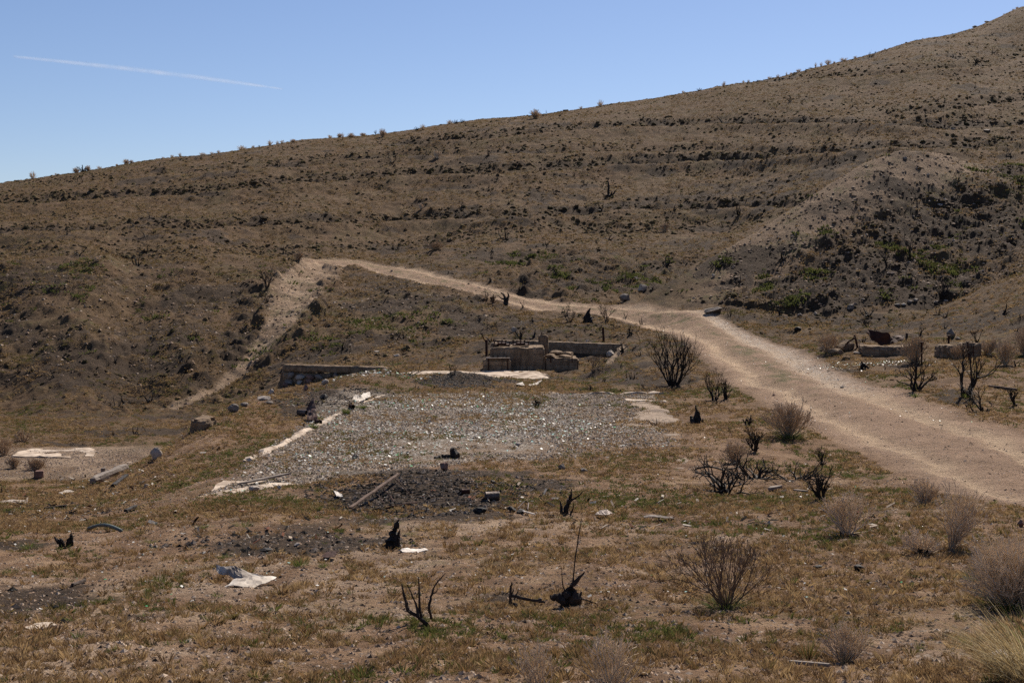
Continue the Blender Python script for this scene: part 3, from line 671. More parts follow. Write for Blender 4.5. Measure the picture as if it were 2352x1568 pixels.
def burnt_shrub(label, u, v, hpx, wpx, seed, stems=10, thick=1.0, mats=(CHAR, BURNT), kids=5, name="burnt_shrub", cat="burnt shrub", curl=0.2, lean=(0, 0), flat=0.0, group=None):
    r = random.Random(seed); p = at(u, v); H = px_size(p.y, hpx); W = px_size(p.y, wpx)
    t = thing(name, label, cat, p, 0, group); a, b = MB(), MB()
    dep = 4 if stems > 8 or kids > 4 else 3; rmin = p.y * 0.00010
    for k in range(max(4, int(stems * 0.62))):
        an = r.uniform(0, 6.28); q = math.sqrt(r.random()); kw = 1.0 if flat > 0 else 0.66
        d = Vector((math.cos(an) * q * W * 0.6 * kw + lean[0] * W, math.sin(an) * q * W * 0.5 + lean[1] * W, H * (1.0 - 0.35 * q * q - flat * r.random())))
        L = d.length * (1.7 if flat > 0 else 1.2) * r.uniform(0.6, 1.1) * (1 - 0.74) / (1 - 0.74 ** (dep + 1))
        fork(a, b, r, Vector((math.cos(an) * W * 0.04, math.sin(an) * W * 0.04, -0.04)), d, L, thick * max(0.013, 0.021 * H ** 0.5) * r.uniform(0.7, 1.4), dep, 0.42 + curl * 0.5, curl * 0.9, 0.10 if flat == 0 else 0.02, 1, rmin, 0.74)
    for k in range(3):     # stubs burnt off near the base
        an = r.uniform(0, 6.28); limb(a, r, Vector((0, 0, -0.03)), Vector((math.cos(an), math.sin(an), 1.2)), H * r.uniform(0.15, 0.35), thick * 0.026 * H ** 0.5, 3, 0.3, 0.0, 5, 0.5)
    if len(b.f) < 5000: a.add(b.v, b.f); b = None
    a.build("stems", mats[0], t)
    if b: b.build("twigs", mats[1], t)
    return t

def dry_shrub(label, u, v, hpx, wpx, seed, n=420, rad=0.0022, mats=(GREYTWIG, GREYTWIG), name="dry_shrub", cat="dry shrub", lean=(0, 0), curl=0.13, dome=0.75, base=0.12, group=None, nfork=3):
    r = random.Random(seed); p = at(u, v); H = px_size(p.y, hpx); W = px_size(p.y, wpx)
    rad = max(rad, p.y * 0.00018)
    t = thing(name, label, cat, p, 0, group); a, b = MB(), MB()
    ph = [r.uniform(0, 6.28) for _ in range(3)]
    lobe = lambda an: 1 + 0.22 * math.sin(2 * an + ph[0]) + 0.16 * math.sin(3 * an + ph[1]) + 0.10 * math.sin(7 * an + ph[2])
    dep = 5 if n > 150 else 4
    for k in range(min(16, max(6, n // 24))):
        an = r.uniform(0, 6.28); q = math.sqrt(r.random()) * 0.95
        d = Vector((math.cos(an) * q * W * 0.46 * lobe(an) + lean[0] * W, math.sin(an) * q * W * 0.46 * lobe(an) + lean[1] * W, H * math.sqrt(max(0.15, 1 - 0.8 * q * q))))
        fork(a, b, r, Vector((math.cos(an) * W * 0.02, math.sin(an) * W * 0.02, -0.03)), d, d.length * 1.02 * (1 - 0.78) / (1 - 0.78 ** (dep + 1)), rad * 3.4, dep, 0.36, 0.10, 0.05, 3, rad * 0.8, 0.78)
    n = int(n * (0.6 if n > 500 else 0.3))
    for k in range(n):
        an = r.uniform(0, 6.28); q = math.sqrt(r.random())
        if r.random() < 0.25: q *= 0.6
        lb = lobe(an) * 0.9
        top = Vector((math.cos(an) * q * lb * W * 0.5 + lean[0] * W, math.sin(an) * q * lb * W * 0.5 + lean[1] * W, H * (0.82 + 0.22 * lobe(an + 1)) * (dome * math.sqrt(max(0, 1 - q * q)) + (1 - dome) * (1 - 0.6 * q)) * r.uniform(0.72, 1.05)))
        st = top * r.uniform(0.0, 0.45) if r.random() < 0.6 else Vector((top.x * base, top.y * base, 0))
        d = top - st
        pts = limb(b, r, st, d + Vector((0, 0, -0.1 * d.length)), d.length, rad * r.uniform(0.8, 1.3), 4, curl, 0.05, 3, 0.4)
        for f in range(nfork if r.random() < 0.6 else 0):
            limb(b, r, pts[3], (pts[4] - pts[3]).normalized() + rvec(r) * 0.7, d.length * r.uniform(0.15, 0.3), rad * 0.7, 2, 0.2, 0.05, 3, 0.5)
    a.build("stems", mats[0], t); b.build("twigs", mats[1], t)
    return t

def grass_clump(label, u, v, hpx, wpx, seed, n, cols, lean=(0, 0), wid=0.004, name="grass_tuft", cat="grass tuft", group=None, p=None):
    r = np.random.default_rng(seed); p = at(u, v) if p is None else p
    H = px_size(p.y, hpx); W = px_size(p.y, wpx)
    V, Fq, T_ = [], [], []
    for k in range(n):
        an = r.uniform(0, 6.28); q = math.sqrt(r.random()); L = H * r.uniform(0.45, 1.1)
        bx, by = math.cos(an) * W * 0.18 * q, math.sin(an) * W * 0.18 * q
        lk = r.uniform(0.15, 1.25); tx, ty = math.cos(an) * W * 0.5 * q + lean[0] * L * lk, math.sin(an) * W * 0.5 * q + lean[1] * L
        c = np.array(cols[r.integers(len(cols))]) * r.uniform(0.7, 1.25); sa = r.uniform(0, 3.14)
        w = wid * r.uniform(0.6, 1.3); b0 = len(V); S = 5
        for i in range(S + 1):
            f = i / S
            x = bx + (tx - bx) * f ** 1.6; y = by + (ty - by) * f ** 1.6; z = -0.02 + L * (f - 0.28 * f * f * (0.6 + q * lk))
            ww = w * (1 - f * 0.85)
            V += [(x - ww * math.cos(sa), y - ww * math.sin(sa), z), (x + ww * math.cos(sa), y + ww * math.sin(sa), z)]; T_ += [c, c]
            if i < S: Fq.append((b0 + 2 * i, b0 + 2 * i + 1, b0 + 2 * i + 3, b0 + 2 * i + 2))
    me = np_mesh(name, np.array(V), np.array(Fq), LEAFM, {"tint": np.array(T_)})
    return tag(link(name, me, None, p), label, cat, group)

# ---- rough solids
def noise3(v, s, seed=0):
    from mathutils import noise as mn
    return mn.noise(Vector((v.x * s + seed * 7.3, v.y * s - seed * 3.1, v.z * s + seed * 1.7)))
def rock_buf(seed, sx, sy, sz, sub=3, cuts=7, rough=0.12):
    r = random.Random(seed); bm = bmesh.new(); bmesh.ops.create_icosphere(bm, subdivisions=sub, radius=1.0)
    planes = [(rvec(r).normalized(), r.uniform(0.5, 0.85)) for _ in range(cuts)]
    for v in bm.verts:
        c = v.co.copy()
        for nrm, dd in planes:
            k = c.dot(nrm)
            if k > dd: c -= nrm * (k - dd)
        c *= 1 + rough * noise3(c, 1.9, seed) + rough * 0.5 * noise3(c, 5, seed)
        v.co = Vector((c.x * sx, c.y * sy, c.z * sz))
    return bm
def bm_obj(name, bm, mat, parent=None, loc=None, rot=None, smooth=False):
    me = bpy.data.meshes.new(name); bm.to_mesh(me); bm.free(); me.materials.append(mat)
    if smooth: me.shade_smooth()
    return link(name, me, parent, loc, rot)
def wavy(bm, amp, s, seed=0):
    for v in bm.verts:
        c = v.co.copy(); v.co.x += amp * noise3(Vector((c.x, c.y, 0)), s, seed); v.co.y += amp * noise3(Vector((c.x, c.y, 0)), s, seed + 4)
    return bm
def rough_box(x0, x1, y0, y1, z0, z1, cell=0.1, amp=0.02, seed=1, edge=0.04, chip=0.0, rot=0.0):
    """a cast block with worn edges: a gridded box whose corners are rounded and whose faces are uneven"""
    bm = bmesh.new(); vs = {}
    nx, ny, nz = [max(1, int(round((b - a) / cell))) for a, b in ((x0, x1), (y0, y1), (z0, z1))]
    def V(i, j, k):
        if (i, j, k) not in vs: vs[(i, j, k)] = bm.verts.new((x0 + (x1 - x0) * i / nx, y0 + (y1 - y0) * j / ny, z0 + (z1 - z0) * k / nz))
        return vs[(i, j, k)]
    for i in range(nx):
        for j in range(ny):
            for k in (0, nz):
                q = [V(i, j, k), V(i + 1, j, k), V(i + 1, j + 1, k), V(i, j + 1, k)]; bm.faces.new(q if k else q[::-1])
    for i in range(nx):
        for k in range(nz):
            for j in (0, ny):
                q = [V(i, j, k), V(i + 1, j, k), V(i + 1, j, k + 1), V(i, j, k + 1)]; bm.faces.new(q[::-1] if j else q)
    for j in range(ny):
        for k in range(nz):
            for i in (0, nx):
                q = [V(i, j, k), V(i, j + 1, k), V(i, j + 1, k + 1), V(i, j, k + 1)]; bm.faces.new(q if i else q[::-1])
    cx, cy, cz = (x0 + x1) / 2, (y0 + y1) / 2, (z0 + z1) / 2
    for (i, j, k), v in vs.items():
        c = v.co.copy(); on = (i in (0, nx)) + (j in (0, ny)) + (k in (0, nz))
        dv = Vector((cx - c.x, cy - c.y, cz - c.z)); dv = Vector((math.copysign(1, dv.x) * (i in (0, nx)), math.copysign(1, dv.y) * (j in (0, ny)), math.copysign(1, dv.z) * (k in (0, nz))))
        if on >= 2: v.co += dv * edge * (0.35 + 0.9 * abs(noise3(c, 3.0, seed)) * 2)
        v.co += Vector((noise3(c, 4, seed), noise3(c, 4, seed + 5), noise3(c, 4, seed + 9))) * amp
        if chip and k == nz: v.co.z -= chip * max(0, noise3(c, 1.6, seed + 3)) * 2.2
    if rot: bmesh.ops.rotate(bm, verts=bm.verts, cent=(cx, cy, cz), matrix=Matrix.Rotation(rot, 3, 'Z'))
    return bm
def rock(label, u, v, wpx, hpx, seed, mat=ROCKM, name="rock", cat="rock", sink=0.15, cuts=7, group=None, sub=3):
    p = at(u, v); w = px_size(p.y, wpx) / 2; h = px_size(p.y, hpx) / 2
    bm = rock_buf(seed, w * 1.12, w * 0.95, h * 1.15, sub, cuts)
    o = bm_obj(name, bm, mat, None, p + Vector((0, w * 0.6, h * (1 - sink))))
    o.rotation_euler = (0, 0, 0)
    return tag(o, label, cat, group)
def rod(label, u0, v0, u1, v1, rad, mat, name, cat, cap=False, tilt_y=0.0, group=None, n=6):
    p = at(u0, v0); q = Vector(((u1 - UC) / F * p.y, p.y + tilt_y, EYE + (VH - v1) / F * p.y))
    b = MB(); d = q - p
    b.tube([Vector((0, 0, -0.15)) - d * 0.02, d * 0.5, d], [rad, rad, rad], n)
    if cap: b.tube([d, d + Vector((0, 0, 0.035))], [rad * 2.2, rad * 2.2], 8)
    return tag(b.build(name, mat, None, False, p), label, cat, group)
# ================================================================== THE RUINS
def wx(u, y): return (u - UC) / F * y
def wz(v, y): return EYE + (VH - v) / F * y
SZ = EYE - 3.2                               # level of the main floor

# main floor slab, mostly under glass and gravel
sl = tag(bm_obj("floor_slab", rough_box(-4.6, 3.9, 21.6, 37.2, SZ - 0.25, SZ - 0.022, 0.28, 0.02, 3, 0.05), FLOORM), "large level concrete floor under broken glass and gravel", "concrete slab")
# its raised left kerb in broken lengths
def kerb(label, a, b, w, zt, cell=0.11, seed=1, mat=PALE, name="concrete_kerb"):
    a = Vector(a); b = Vector(b); L = (b - a).length; an = math.atan2(b.y - a.y, b.x - a.x)
    bm = wavy(rough_box(0, L, -w / 2, w / 2, -0.3, zt, cell, 0.03, seed, 0.05, 0.09), 0.10, 1.4, seed)
    o = bm_obj(name, bm, mat, None, (a.x, a.y, SZ), (0, 0, an)); return tag(o, label, "kerb")
kerb("longest pale concrete kerb along the left edge of the glass strewn floor", (-4.62, 23.4), (-4.02, 32.2), 0.26, 0.055, seed=3)
kerb("short far piece of pale kerb near the gravel heap", (-3.95, 32.9), (-3.46, 37.1), 0.22, 0.045, seed=4)
kerb("low concrete kerb along the far edge of the glass strewn floor", (-3.3, 37.3), (4.3, 37.5), 0.18, 0.05, seed=5, cell=0.16)
tag(bm_obj("slab_patch", wavy(rough_box(-4.62, -3.1, 19.5, 21.0, SZ - 0.2, SZ + 0.02, 0.1, 0.02, 9, 0.1, 0.03), 0.3, 1.1, 4), PALE), "bare pale corner of the floor beside the long weathered plank", "concrete slab")
tag(bm_obj("slab_patch", wavy(rough_box(2.95, 4.0, 34.9, 36.6, SZ - 0.2, SZ + 0.01, 0.1, 0.02, 19, 0.1, 0.04), 0.5, 1.2, 7), PALE), "bare pale patch at the far right corner of the floor", "concrete slab")
# landing in front of the machine block
tag(bm_obj("concrete_pad", wavy(rough_box(-3.65, 1.1, 42.7, 46.1, SZ - 0.3, SZ + 0.03, 0.16, 0.025, 12, 0.06, 0.03), 0.45, 0.7, 2), PALE), "bright pale concrete pad in front of the machine foundation", "concrete slab")
# lower left slab
LZ = EYE - 4.98
tag(bm_obj("lower_slab", rough_box(-19.5, -9.3, 33.4, 39.3, LZ - 0.3, LZ - 0.02, 0.22, 0.03, 15, 0.08), FLOORM), "pale lower concrete slab at far left beyond the grassy bank", "concrete slab")

tag(bm_obj("slab_patch", wavy(rough_box(-14.2, -11.7, 37.0, 39.2, LZ - 0.2, LZ + 0.03, 0.12, 0.035, 29, 0.15, 0.05), 0.6, 0.9, 3), PALE), "bare bright patch at the far left of the lower slab", "concrete slab")
# machine foundation: tall block with ledge and anchor plates
mf = thing("machine_foundation", "large concrete machine block with rusty anchor bolts on top", "machine foundation", (0.06, 46.7, SZ))
def part_box(name, x0, x1, y0, y1, z0, z1, parent, mat=CONC, cell=0.07, amp=0.02, seed=1, edge=0.05, chip=0.0):
    ox, oy, oz = parent.location
    return bm_obj(name, rough_box(x0 - ox, x1 - ox, y0 - oy, y1 - oy, z0 - oz, z1 - oz, cell, amp, seed, edge, chip), mat, parent)
ztop = wz(797, 46.6)
part_box("block", wx(1125.5, 46.6), wx(1251, 46.6), 46.6, 48.3, SZ - 0.3, ztop, mf, seed=2, chip=0.06)
part_box("ledge", wx(1109, 46.3), wx(1174, 46.3), 46.15, 46.59, SZ - 0.3, wz(824, 46.3), mf, seed=3)
part_box("raised_lip", wx(1127, 47.6), wx(1146, 47.6), 47.2, 48.2, ztop - 0.1, wz(787.5, 47.6), mf, seed=5)
b = MB(); b.box(wx(1117, 46.1) - .06, wx(1171, 46.1) - .06, -0.62, -0.2, wz(822.5, 46.3) - SZ, wz(822.5, 46.3) - SZ + 0.025)
b.build("steel_plate", STEEL, mf)
for ux in (1121.5, 1166):
    b = MB(); x = wx(ux, 46.1) - 0.06; b.tube([Vector((x, -0.585, -0.1)), Vector((x, -0.585, wz(823, 46.2) - SZ))], [0.018, 0.018], 6); b.build("anchor_rod", RUST, mf)
for ux in (1132.5, 1143.8, 1164):
    b = MB(); x = wx(ux, 46.3) - 0.06; zz = wz(822, 46.3) - SZ; b.tube([Vector((x, -0.4, zz)), Vector((x, -0.4, zz + 0.1))], [0.02, 0.02], 6); b.build("bolt", RUST, mf)
for ux in (1153, 1196):
    x0 = wx(ux, 47.4) - 0.06; zt = ztop - SZ + 0.035
    pl = MB(); pl.box(x0 - 0.3, x0 + 0.3, 0.28, 0.95, zt, zt + 0.035); pl.box(x0 - 0.16, x0 + 0.16, 0.3, 0.8, zt + 0.04, zt + 0.09); po = pl.build("anchor_plate", RUST, mf)
    for k in range(9):
        bx = x0 - 0.27 + 0.135 * (k % 5); by = 0.38 + 0.33 * (k // 5); hb = 0.12 + 0.03 * (k % 2)
        bb = MB(); bb.tube([Vector((bx, by, zt)), Vector((bx, by, zt + hb))], [0.019, 0.019], 6); bb.tube([Vector((bx, by, zt + hb)), Vector((bx, by, zt + hb + 0.03))], [0.033, 0.033], 6)
        bb.build("bolt", RUST, po)
# pillar behind
pr = thing("concrete_pillar", "square concrete pillar with a rusty stub standing behind the machine block", "pillar", (wx(1248, 48.5), 48.6, SZ))
part_box("shaft", wx(1236.5, 48.4), wx(1259.5, 48.4), 48.4, 48.8, SZ - 0.2, wz(769.5, 48.4), pr, seed=8, chip=0.04)
b = MB(); b.tube([Vector((-0.06, 0, 1.1)), Vector((-0.06, 0, wz(763, 48.4) - SZ))], [0.018, 0.018], 6); b.build("rebar_stub", RUST, pr)
# low foundation beside it with broken chunks on top
lf = thing("low_foundation", "low concrete foundation right of the machine block with broken chunks on it", "foundation", (wx(1290, 46.9), 46.9, SZ))
part_box("base_block", wx(1249, 46.9), wx(1329, 46.9), 46.75, 48.1, SZ - 0.3, wz(822, 46.9), lf, seed=11, edge=0.09, amp=0.035)
for k, (uu, ww) in enumerate([(1265, 0), (1314, 0)]):
    b = MB(); x = wx(uu, 46.7) - lf.location.x; b.tube([Vector((x, -0.19, 0.25)), Vector((x, -0.19, wz(815, 46.8) - SZ))], [0.017, 0.017], 6); b.build("anchor_rod", RUST, lf)
for k, (uu, vv, w_, h_) in enumerate([(1266, 818, 30, 13), (1277, 810, 34, 13), (1300, 819, 34, 12), (1306, 811, 26, 11)]):
    yy = 47.1 if vv > 815 else 47.7
    o = bm_obj("concrete_chunk", rock_buf(300 + k, px_size(47, w_) / 2, 0.28, px_size(47, h_) / 2, 3, 9), CONC, None, (wx(uu, yy), yy, wz(vv, yy)))
    tag(o, ["front left broken concrete chunk lying on the low foundation", "rear left broken concrete chunk lying on the low foundation", "front right broken concrete chunk lying on the low foundation", "rear right broken concrete chunk lying on the low foundation"][k], "concrete chunk")
# rear retaining wall, running slightly towards the viewer on the right
rw = thing("retaining_wall", "long low concrete retaining wall behind the machine block", "wall", (0, 0, 0))
a = Vector((wx(1136, 52.4), 52.4, 0)); c = Vector((wx(1433, 48.9), 48.9, 0)); L = (c - a).length
bm = rough_box(0, L, 0, 0.28, SZ - 0.4, EYE - 2.39, 0.12, 0.02, 14, 0.035); o = bm_obj("wall", bm, CONC, rw, (a.x, a.y, 0), (0, 0, math.atan2(c.y - a.y, c.x - a.x)))
o.name = "wall_face"
c2 = Vector((wx(1392, 46.3), 46.3, 0)); L2 = (c2 - c).length
bm = rough_box(0, L2, -0.15, 0.15, SZ - 0.4, EYE - 2.41, 0.1, 0.03, 24, 0.06)
for v_ in bm.verts:
    if v_.co.z > SZ - 0.1: v_.co.z -= 0.60 * (v_.co.x / L2)
bm_obj("wing_wall", bm, CONC, rw, (c.x, c.y, 0), (0, 0, math.atan2(c2.y - c.y, c2.x - c.x)))

# left stone wall with a concrete cap
sw = thing("stone_wall", "ruined stone and mortar wall with a concrete cap at left", "wall", (0, 0, 0))
A = Vector((wx(647, 42.7), 42.7, 0)); B = Vector((wx(884, 41.4), 41.4, 0)); Ls = (B - A).length; an = math.atan2(B.y - A.y, B.x - A.x)
zt = EYE - 2.74
cap = rough_box(0, Ls, 0, 0.32, zt - 0.24, zt, 0.08, 0.018, 31, 0.03)
bm_obj("cap", cap, CONC, sw, (A.x, A.y, 0), (0, 0, an))
body = rough_box(-0.12, Ls - 0.5, 0.03, 0.4, zt - 1.6, zt - 0.242, 0.09, 0.05, 33, 0.05)
for v_ in body.verts:
    if v_.co.x < 0.1: v_.co.x -= max(0, (zt - 0.24 - v_.co.z)) * 0.16
bm_obj("rubble_core", body, CONC, sw, (A.x, A.y, 0), (0, 0, an))
rr = random.Random(5); k = 0
for row in range(4):
    x = 0.12 + 0.1 * rr.random() - row * 0.04
    while x < Ls * (0.86 - 0.2 * row):
        w_ = rr.uniform(0.10, 0.19)
        o = bm_obj("stone", rock_buf(400 + k, w_, 0.13, rr.uniform(0.08, 0.125), 2, 8), [ROCKM, ROCKP, ROCKR, ROCKM, CONC][k % 5], sw)
        loc = Vector((x + w_ * 0.8, -0.02 + rr.uniform(-0.03, 0.02), zt - 0.36 - row * 0.2 + rr.uniform(-0.03, 0.03)))
        o.location = A + Matrix.Rotation(an, 3, 'Z') @ loc; o.rotation_euler = (rr.uniform(-.4, .4), rr.uniform(-.5, .5), an)
        x += w_ * 2 + rr.uniform(0.0, 0.05); k += 1
for lab, uu, vv, w_, h_, m_ in [("reddish angular stone fallen at the foot of the stone wall", 655, 889, 14, 10, ROCKR), ("upright reddish stone lying in the grass below the stone wall", 702, 898, 11, 14, ROCKR), ("pale pointed stone at the low right foot of the stone wall", 745, 884, 17, 13, ROCKP),
    ("pale loose stone left of the ruined stone wall", 622, 908, 14, 14, ROCKP), ("flat pale stone slab fallen left of the stone wall", 603, 921, 38, 10, ROCKP), ("grey jagged rock on the crest of the left bank", 533, 948, 26, 20, ROCKM), ("low grey rock beside the jagged rock on the bank crest", 562, 935, 20, 9, ROCKM), ("rounded grey rock in front of the fallen flat slab", 618, 930, 18, 8, ROCKM),
    ("pale angular boulder leaning at the far end of the bank", 356, 1056, 27, 29, ROCKP), ("grey stone resting on the bare floor corner beside the plank", 582, 1131, 26, 13, ROCKP), ("small tan stone on the floor right of the grey stone", 641, 1124, 10, 9, ROCKP),
    ("dark brown rock at the top of the ash heap", 1021, 1081, 24, 18, ROCKR), ("small dark rock on glass left of the charred log", 815, 1054, 13, 13, ROCKM), ("light brown stone in the middle of the glass floor", 986, 972, 11, 8, ROCKP), ("light brown lump on the near edge of the glass floor", 1188, 1025, 14, 11, ROCKP), ("grey brown rock right of the ash heap in the grass", 1291, 1080, 16, 15, ROCKM), ("grey lump farther right beyond the ash heap in the grass", 1341, 1085, 17, 11, ROCKM),
    ("tiny dark stone on the glass floor left of the two lumps", 937, 1043, 10, 7, ROCKM), ("pale stone in the grass on the left bank above the boards", 336, 1122, 12, 13, ROCKP),
    ("large dark grey boulder at the foot of the mound ridge", 1434, 694, 28, 19, ROCKM), ("pale rounded boulder above the dark grey boulder", 1475, 671, 25, 18, ROCKP), ("smaller stone uphill of the pale rounded boulder", 1461, 647, 13, 11, ROCKM), ("wide dark boulder beside the road bend at the mound foot", 1639, 722, 43, 17, ROCKM),
    ("grey stone near the burnt trunk at the mound foot", 1956, 711, 18, 13, ROCKM), ("small pale stone at the mound foot", 1874, 724, 9, 9, ROCKP), ("small grey stone beside the twiggy burnt shrub at the mound foot", 1838, 728, 11, 8, ROCKM),
    ("leftmost stone of the row under the burnt tree", 2064, 706, 16, 9, ROCKM), ("second stone from the left in the row under the burnt tree", 2078, 703, 13, 7, ROCKP), ("third stone from the left in the row under the burnt tree", 2092, 699, 14, 8, ROCKM), ("highest stone in the row left of the burnt tree", 2104, 694, 14, 9, ROCKM), ("pale flat stone right of the burnt tree", 2176, 697, 15, 6, ROCKP), ("grey stone just below the burnt tree", 2151, 700, 11, 7, ROCKM),
    ("pale flat stone high in the middle of the mound face", 2161, 478, 15, 8, ROCKP), ("small white stone on the upper mound face", 2132, 405, 8, 6, ROCKP), ("stone on the rounded top of the mound", 2079, 367, 10, 8, ROCKM), ("pale stone on the lower mound near the ridge foot", 1639, 638, 8, 9, ROCKP),
    ("grey blue block on the bench of the right hillside", 2268, 305, 17, 7, ROCKM), ("small grey block left of the grey blue block", 2190, 300, 9, 6, ROCKM), ("dark rock on the middle of the skyline", 1299, 256, 12, 6, ROCKM), ("dark rock on the skyline at upper right", 2240, 49, 11, 5, ROCKM), ("upper dark rock on the skyline at far right", 2268, 40, 10, 5, ROCKM),
    ("pale rounded stone behind the retaining wall", 1181, 762, 13, 12, ROCKP), ("pale leaning rock against the wing wall", 1405, 822, 22, 18, ROCKP), ("small white stone on the retaining wall", 1349, 787, 8, 5, ROCKP), ("flat tan stone on the slope left of the machine block", 911, 819, 14, 6, ROCKP), ("tan flat stone farther left on the slope", 865, 810, 12, 4, ROCKP), ("grey stone in the road far bank", 899, 625, 6, 5, ROCKM),
    ("dark lump lying on the dirt road", 1935, 894, 10, 4, ROCKM), ("small dark brown stone on the road beside the grey shrub", 1778, 911, 7, 5, ROCKR), ("dark rock at the right edge beside the road", 2346, 1210, 14, 16, ROCKR),
    ]:
    rock(lab, uu, vv, w_, h_, int(uu) + int(vv), m_, cuts=9)

# broken concrete block at the end of the bank
pb = at(458, 992); 
bm = rough_box(-0.22, 0.22, -0.25, 0.3, -0.5, 0.24, 0.07, 0.04, 41, 0.06, 0.05)
tag(bm_obj("concrete_block", bm, CONC, None, pb + Vector((0, 0.3, 0.02)), (0.1, 0.12, -0.25)), "tan broken concrete block on the crest of the left bank", "concrete block")
pb = at(90, 1098)
tag(bm_obj("brick_block", rough_box(-0.11, 0.11, -0.1, 0.1, -0.02, 0.17, 0.04, 0.012, 43, 0.02), ROCKR, None, pb, (0, 0, 0.3)), "reddish brown block standing at the lower left slab edge", "block")
rod("short rusty stake beside the reddish brown block", 79, 1097, 80, 1076, 0.018, RUST, "stake", "stake")
rod("pale upright pipe stub at the near edge of the lower left slab", 237, 1091, 237, 1074, 0.06, GREYWOOD, "pipe_stub", "pipe", n=10)
rod("thin rusty stake right of the broken boards at left", 197, 1097, 195, 1090, 0.02, RUST, "stake", "stake")

# posts, rods and anchor bolts
rod("rusty iron post standing on the right end of the retaining wall", 1387, 786, 1384.5, 751.5, 0.045, RUST, "iron_post", "post")
rod("rusty square post left of the machine block", 1117.7, 818, 1117.7, 780, 0.06, RUST, "iron_post", "post", n=4)
rod("thin iron rod leaning on the rusty square post", 1124, 800, 1104, 765, 0.022, RUST, "iron_rod", "rod")
rod("tall rusty anchor bolt with a cap in front of the grey shrub", 2117, 838, 2117, 788, 0.026, RUST, "anchor_bolt", "anchor bolt", cap=True)
rod("thin rusty rod with a cap before the right concrete block", 2226, 829, 2222.6, 787, 0.02, RUST, "anchor_bolt", "anchor bolt", cap=True)
rod("shorter rusty rod right of the capped rod", 2237, 838, 2235, 794, 0.018, RUST, "iron_rod", "rod")
rod("short capped pipe behind the right concrete block", 2179, 792, 2179, 772, 0.035, RUST, "anchor_bolt", "anchor bolt", cap=True)
rod("rusty rod leaning against the right concrete block", 2182, 811, 2162, 793, 0.02, RUST, "iron_rod", "rod")
rod("leaning rusty post between the boulders and the bent sheet", 1971, 800, 1962, 769, 0.035, RUST, "iron_post", "post")
rod("short charred post behind the bent rusty sheet", 2082, 782, 2083, 765, 0.045, BURNT, "wooden_post", "post")
rod("small rusty peg in the left kerb", 698, 981, 698, 972, 0.018, RUST, "peg", "peg")
rod("leaning rusty peg at the far end of the left kerb", 809, 935, 806, 924, 0.018, RUST, "peg", "peg")
rod("small dark peg on the far kerb of the floor", 998, 893, 998, 886, 0.018, RUST, "peg", "peg")
rod("small dark peg on the right of the far kerb", 1218, 898, 1218, 891, 0.018, RUST, "peg", "peg")
rod("thin stake behind the right end of the stone wall", 871, 843, 871, 831, 0.015, RUST, "stake", "stake")

# right hand rubble
def at_z(u, v, y): return Vector((wx(u, y), y, wz(v, y)))
p = at(2060, 817)
bm = rough_box(-0.9, 0.9, -0.1, 0.95, -0.25, 0.24, 0.09, 0.03, 51, 0.07)
for v_ in bm.verts: v_.co.z += 0.10 * max(0, v_.co.x) if v_.co.z > 0.1 else 0
tag(bm_obj("concrete_slab", bm, CONC, None, p + Vector((-0.15, 0.1, 0)), (0, 0.03, -0.08)), "tilted concrete slab under the bent rusty sheet", "concrete slab")
ps = at(2055, 800); ys = p.y + 0.7
def sheet_obj(name, pts, faces, mat, label, cat, thick=0.012):
    bm = bmesh.new(); vs = [bm.verts.new(q) for q in pts]
    for f in faces: bm.faces.new([vs[i] for i in f])
    bmesh.ops.recalc_face_normals(bm, faces=bm.faces)
    bmesh.ops.triangulate(bm, faces=[f for f in bm.faces if len(f.verts) > 4]); bmesh.ops.subdivide_edges(bm, edges=bm.edges[:], cuts=4, use_grid_fill=True)
    sz = max((v.co - pts[0]).length for v in bm.verts)
    for v in bm.verts:
        c = v.co.copy(); v.co += Vector((noise3(c, 7 / sz, 1), noise3(c, 7 / sz, 5), noise3(c, 7 / sz, 9))) * sz * 0.035 + Vector((noise3(c, 22 / sz, 2), 0, noise3(c, 22 / sz, 6))) * sz * 0.012
    o = bm_obj(name, bm, mat); so = o.modifiers.new("thickness", 'SOLIDIFY'); so.thickness = thick
    return tag(o, label, cat)
q = [(1988,765,0),(1994,758,.15),(2036,764,.25),(2044,772,.35),(2048,775,.3),(2021,794,0),(2010,786,-.02),(2000,776,-.05), (2067,767,.55),(2075,772,.5),(2075,781,.3),(2062,786,.15),(2030,793,.05)]
sheet_obj("bent_sheet", [at_z(a_, b_, ys + d_) for a_, b_, d_ in q], [(0,1,2,3,4,5,6,7),(4,8,9,10,11,12,5)], RUST, "dark rusty sheet of bent steel lying on the tilted slab", "metal sheet")
for lab, uu, vv, w_, h_, m_ in [("large rough boulder of old concrete left of the bent sheet", 1943, 808, 46, 26, CONC), ("low rough chunk in front of the large concrete boulder", 1920, 817, 34, 16, CONC), ("small round chunk right of the large concrete boulder", 1981, 804, 20, 14, CONC), ("pile of small pale rubble before the large concrete boulder", 1969, 815, 16, 8, ROCKP), ("pale half buried stone under the left grey shrub", 1889, 806, 10, 8, ROCKP), ("upright grey slab of rock at the back right", 2187, 777, 21, 22, ROCKM), ("rounded rock beside the upright grey slab", 2203, 783, 14, 10, ROCKM), ("pale flat stone behind the grey shrubs at right", 2309, 801, 13, 6, ROCKP)]:
    rock(lab, uu, vv, w_, h_, int(uu) + int(vv), m_, cuts=10)
sheet_obj("steel_offcut", [at_z(1938, 793, 43.0), at_z(1962, 773, 43.3), at_z(1963, 777, 43.7), at_z(1945, 790, 43.6)], [(0,1,2,3)], RUST, "small rusty steel strip lying on the large concrete boulder", "metal strip")
p = at(2195, 825)
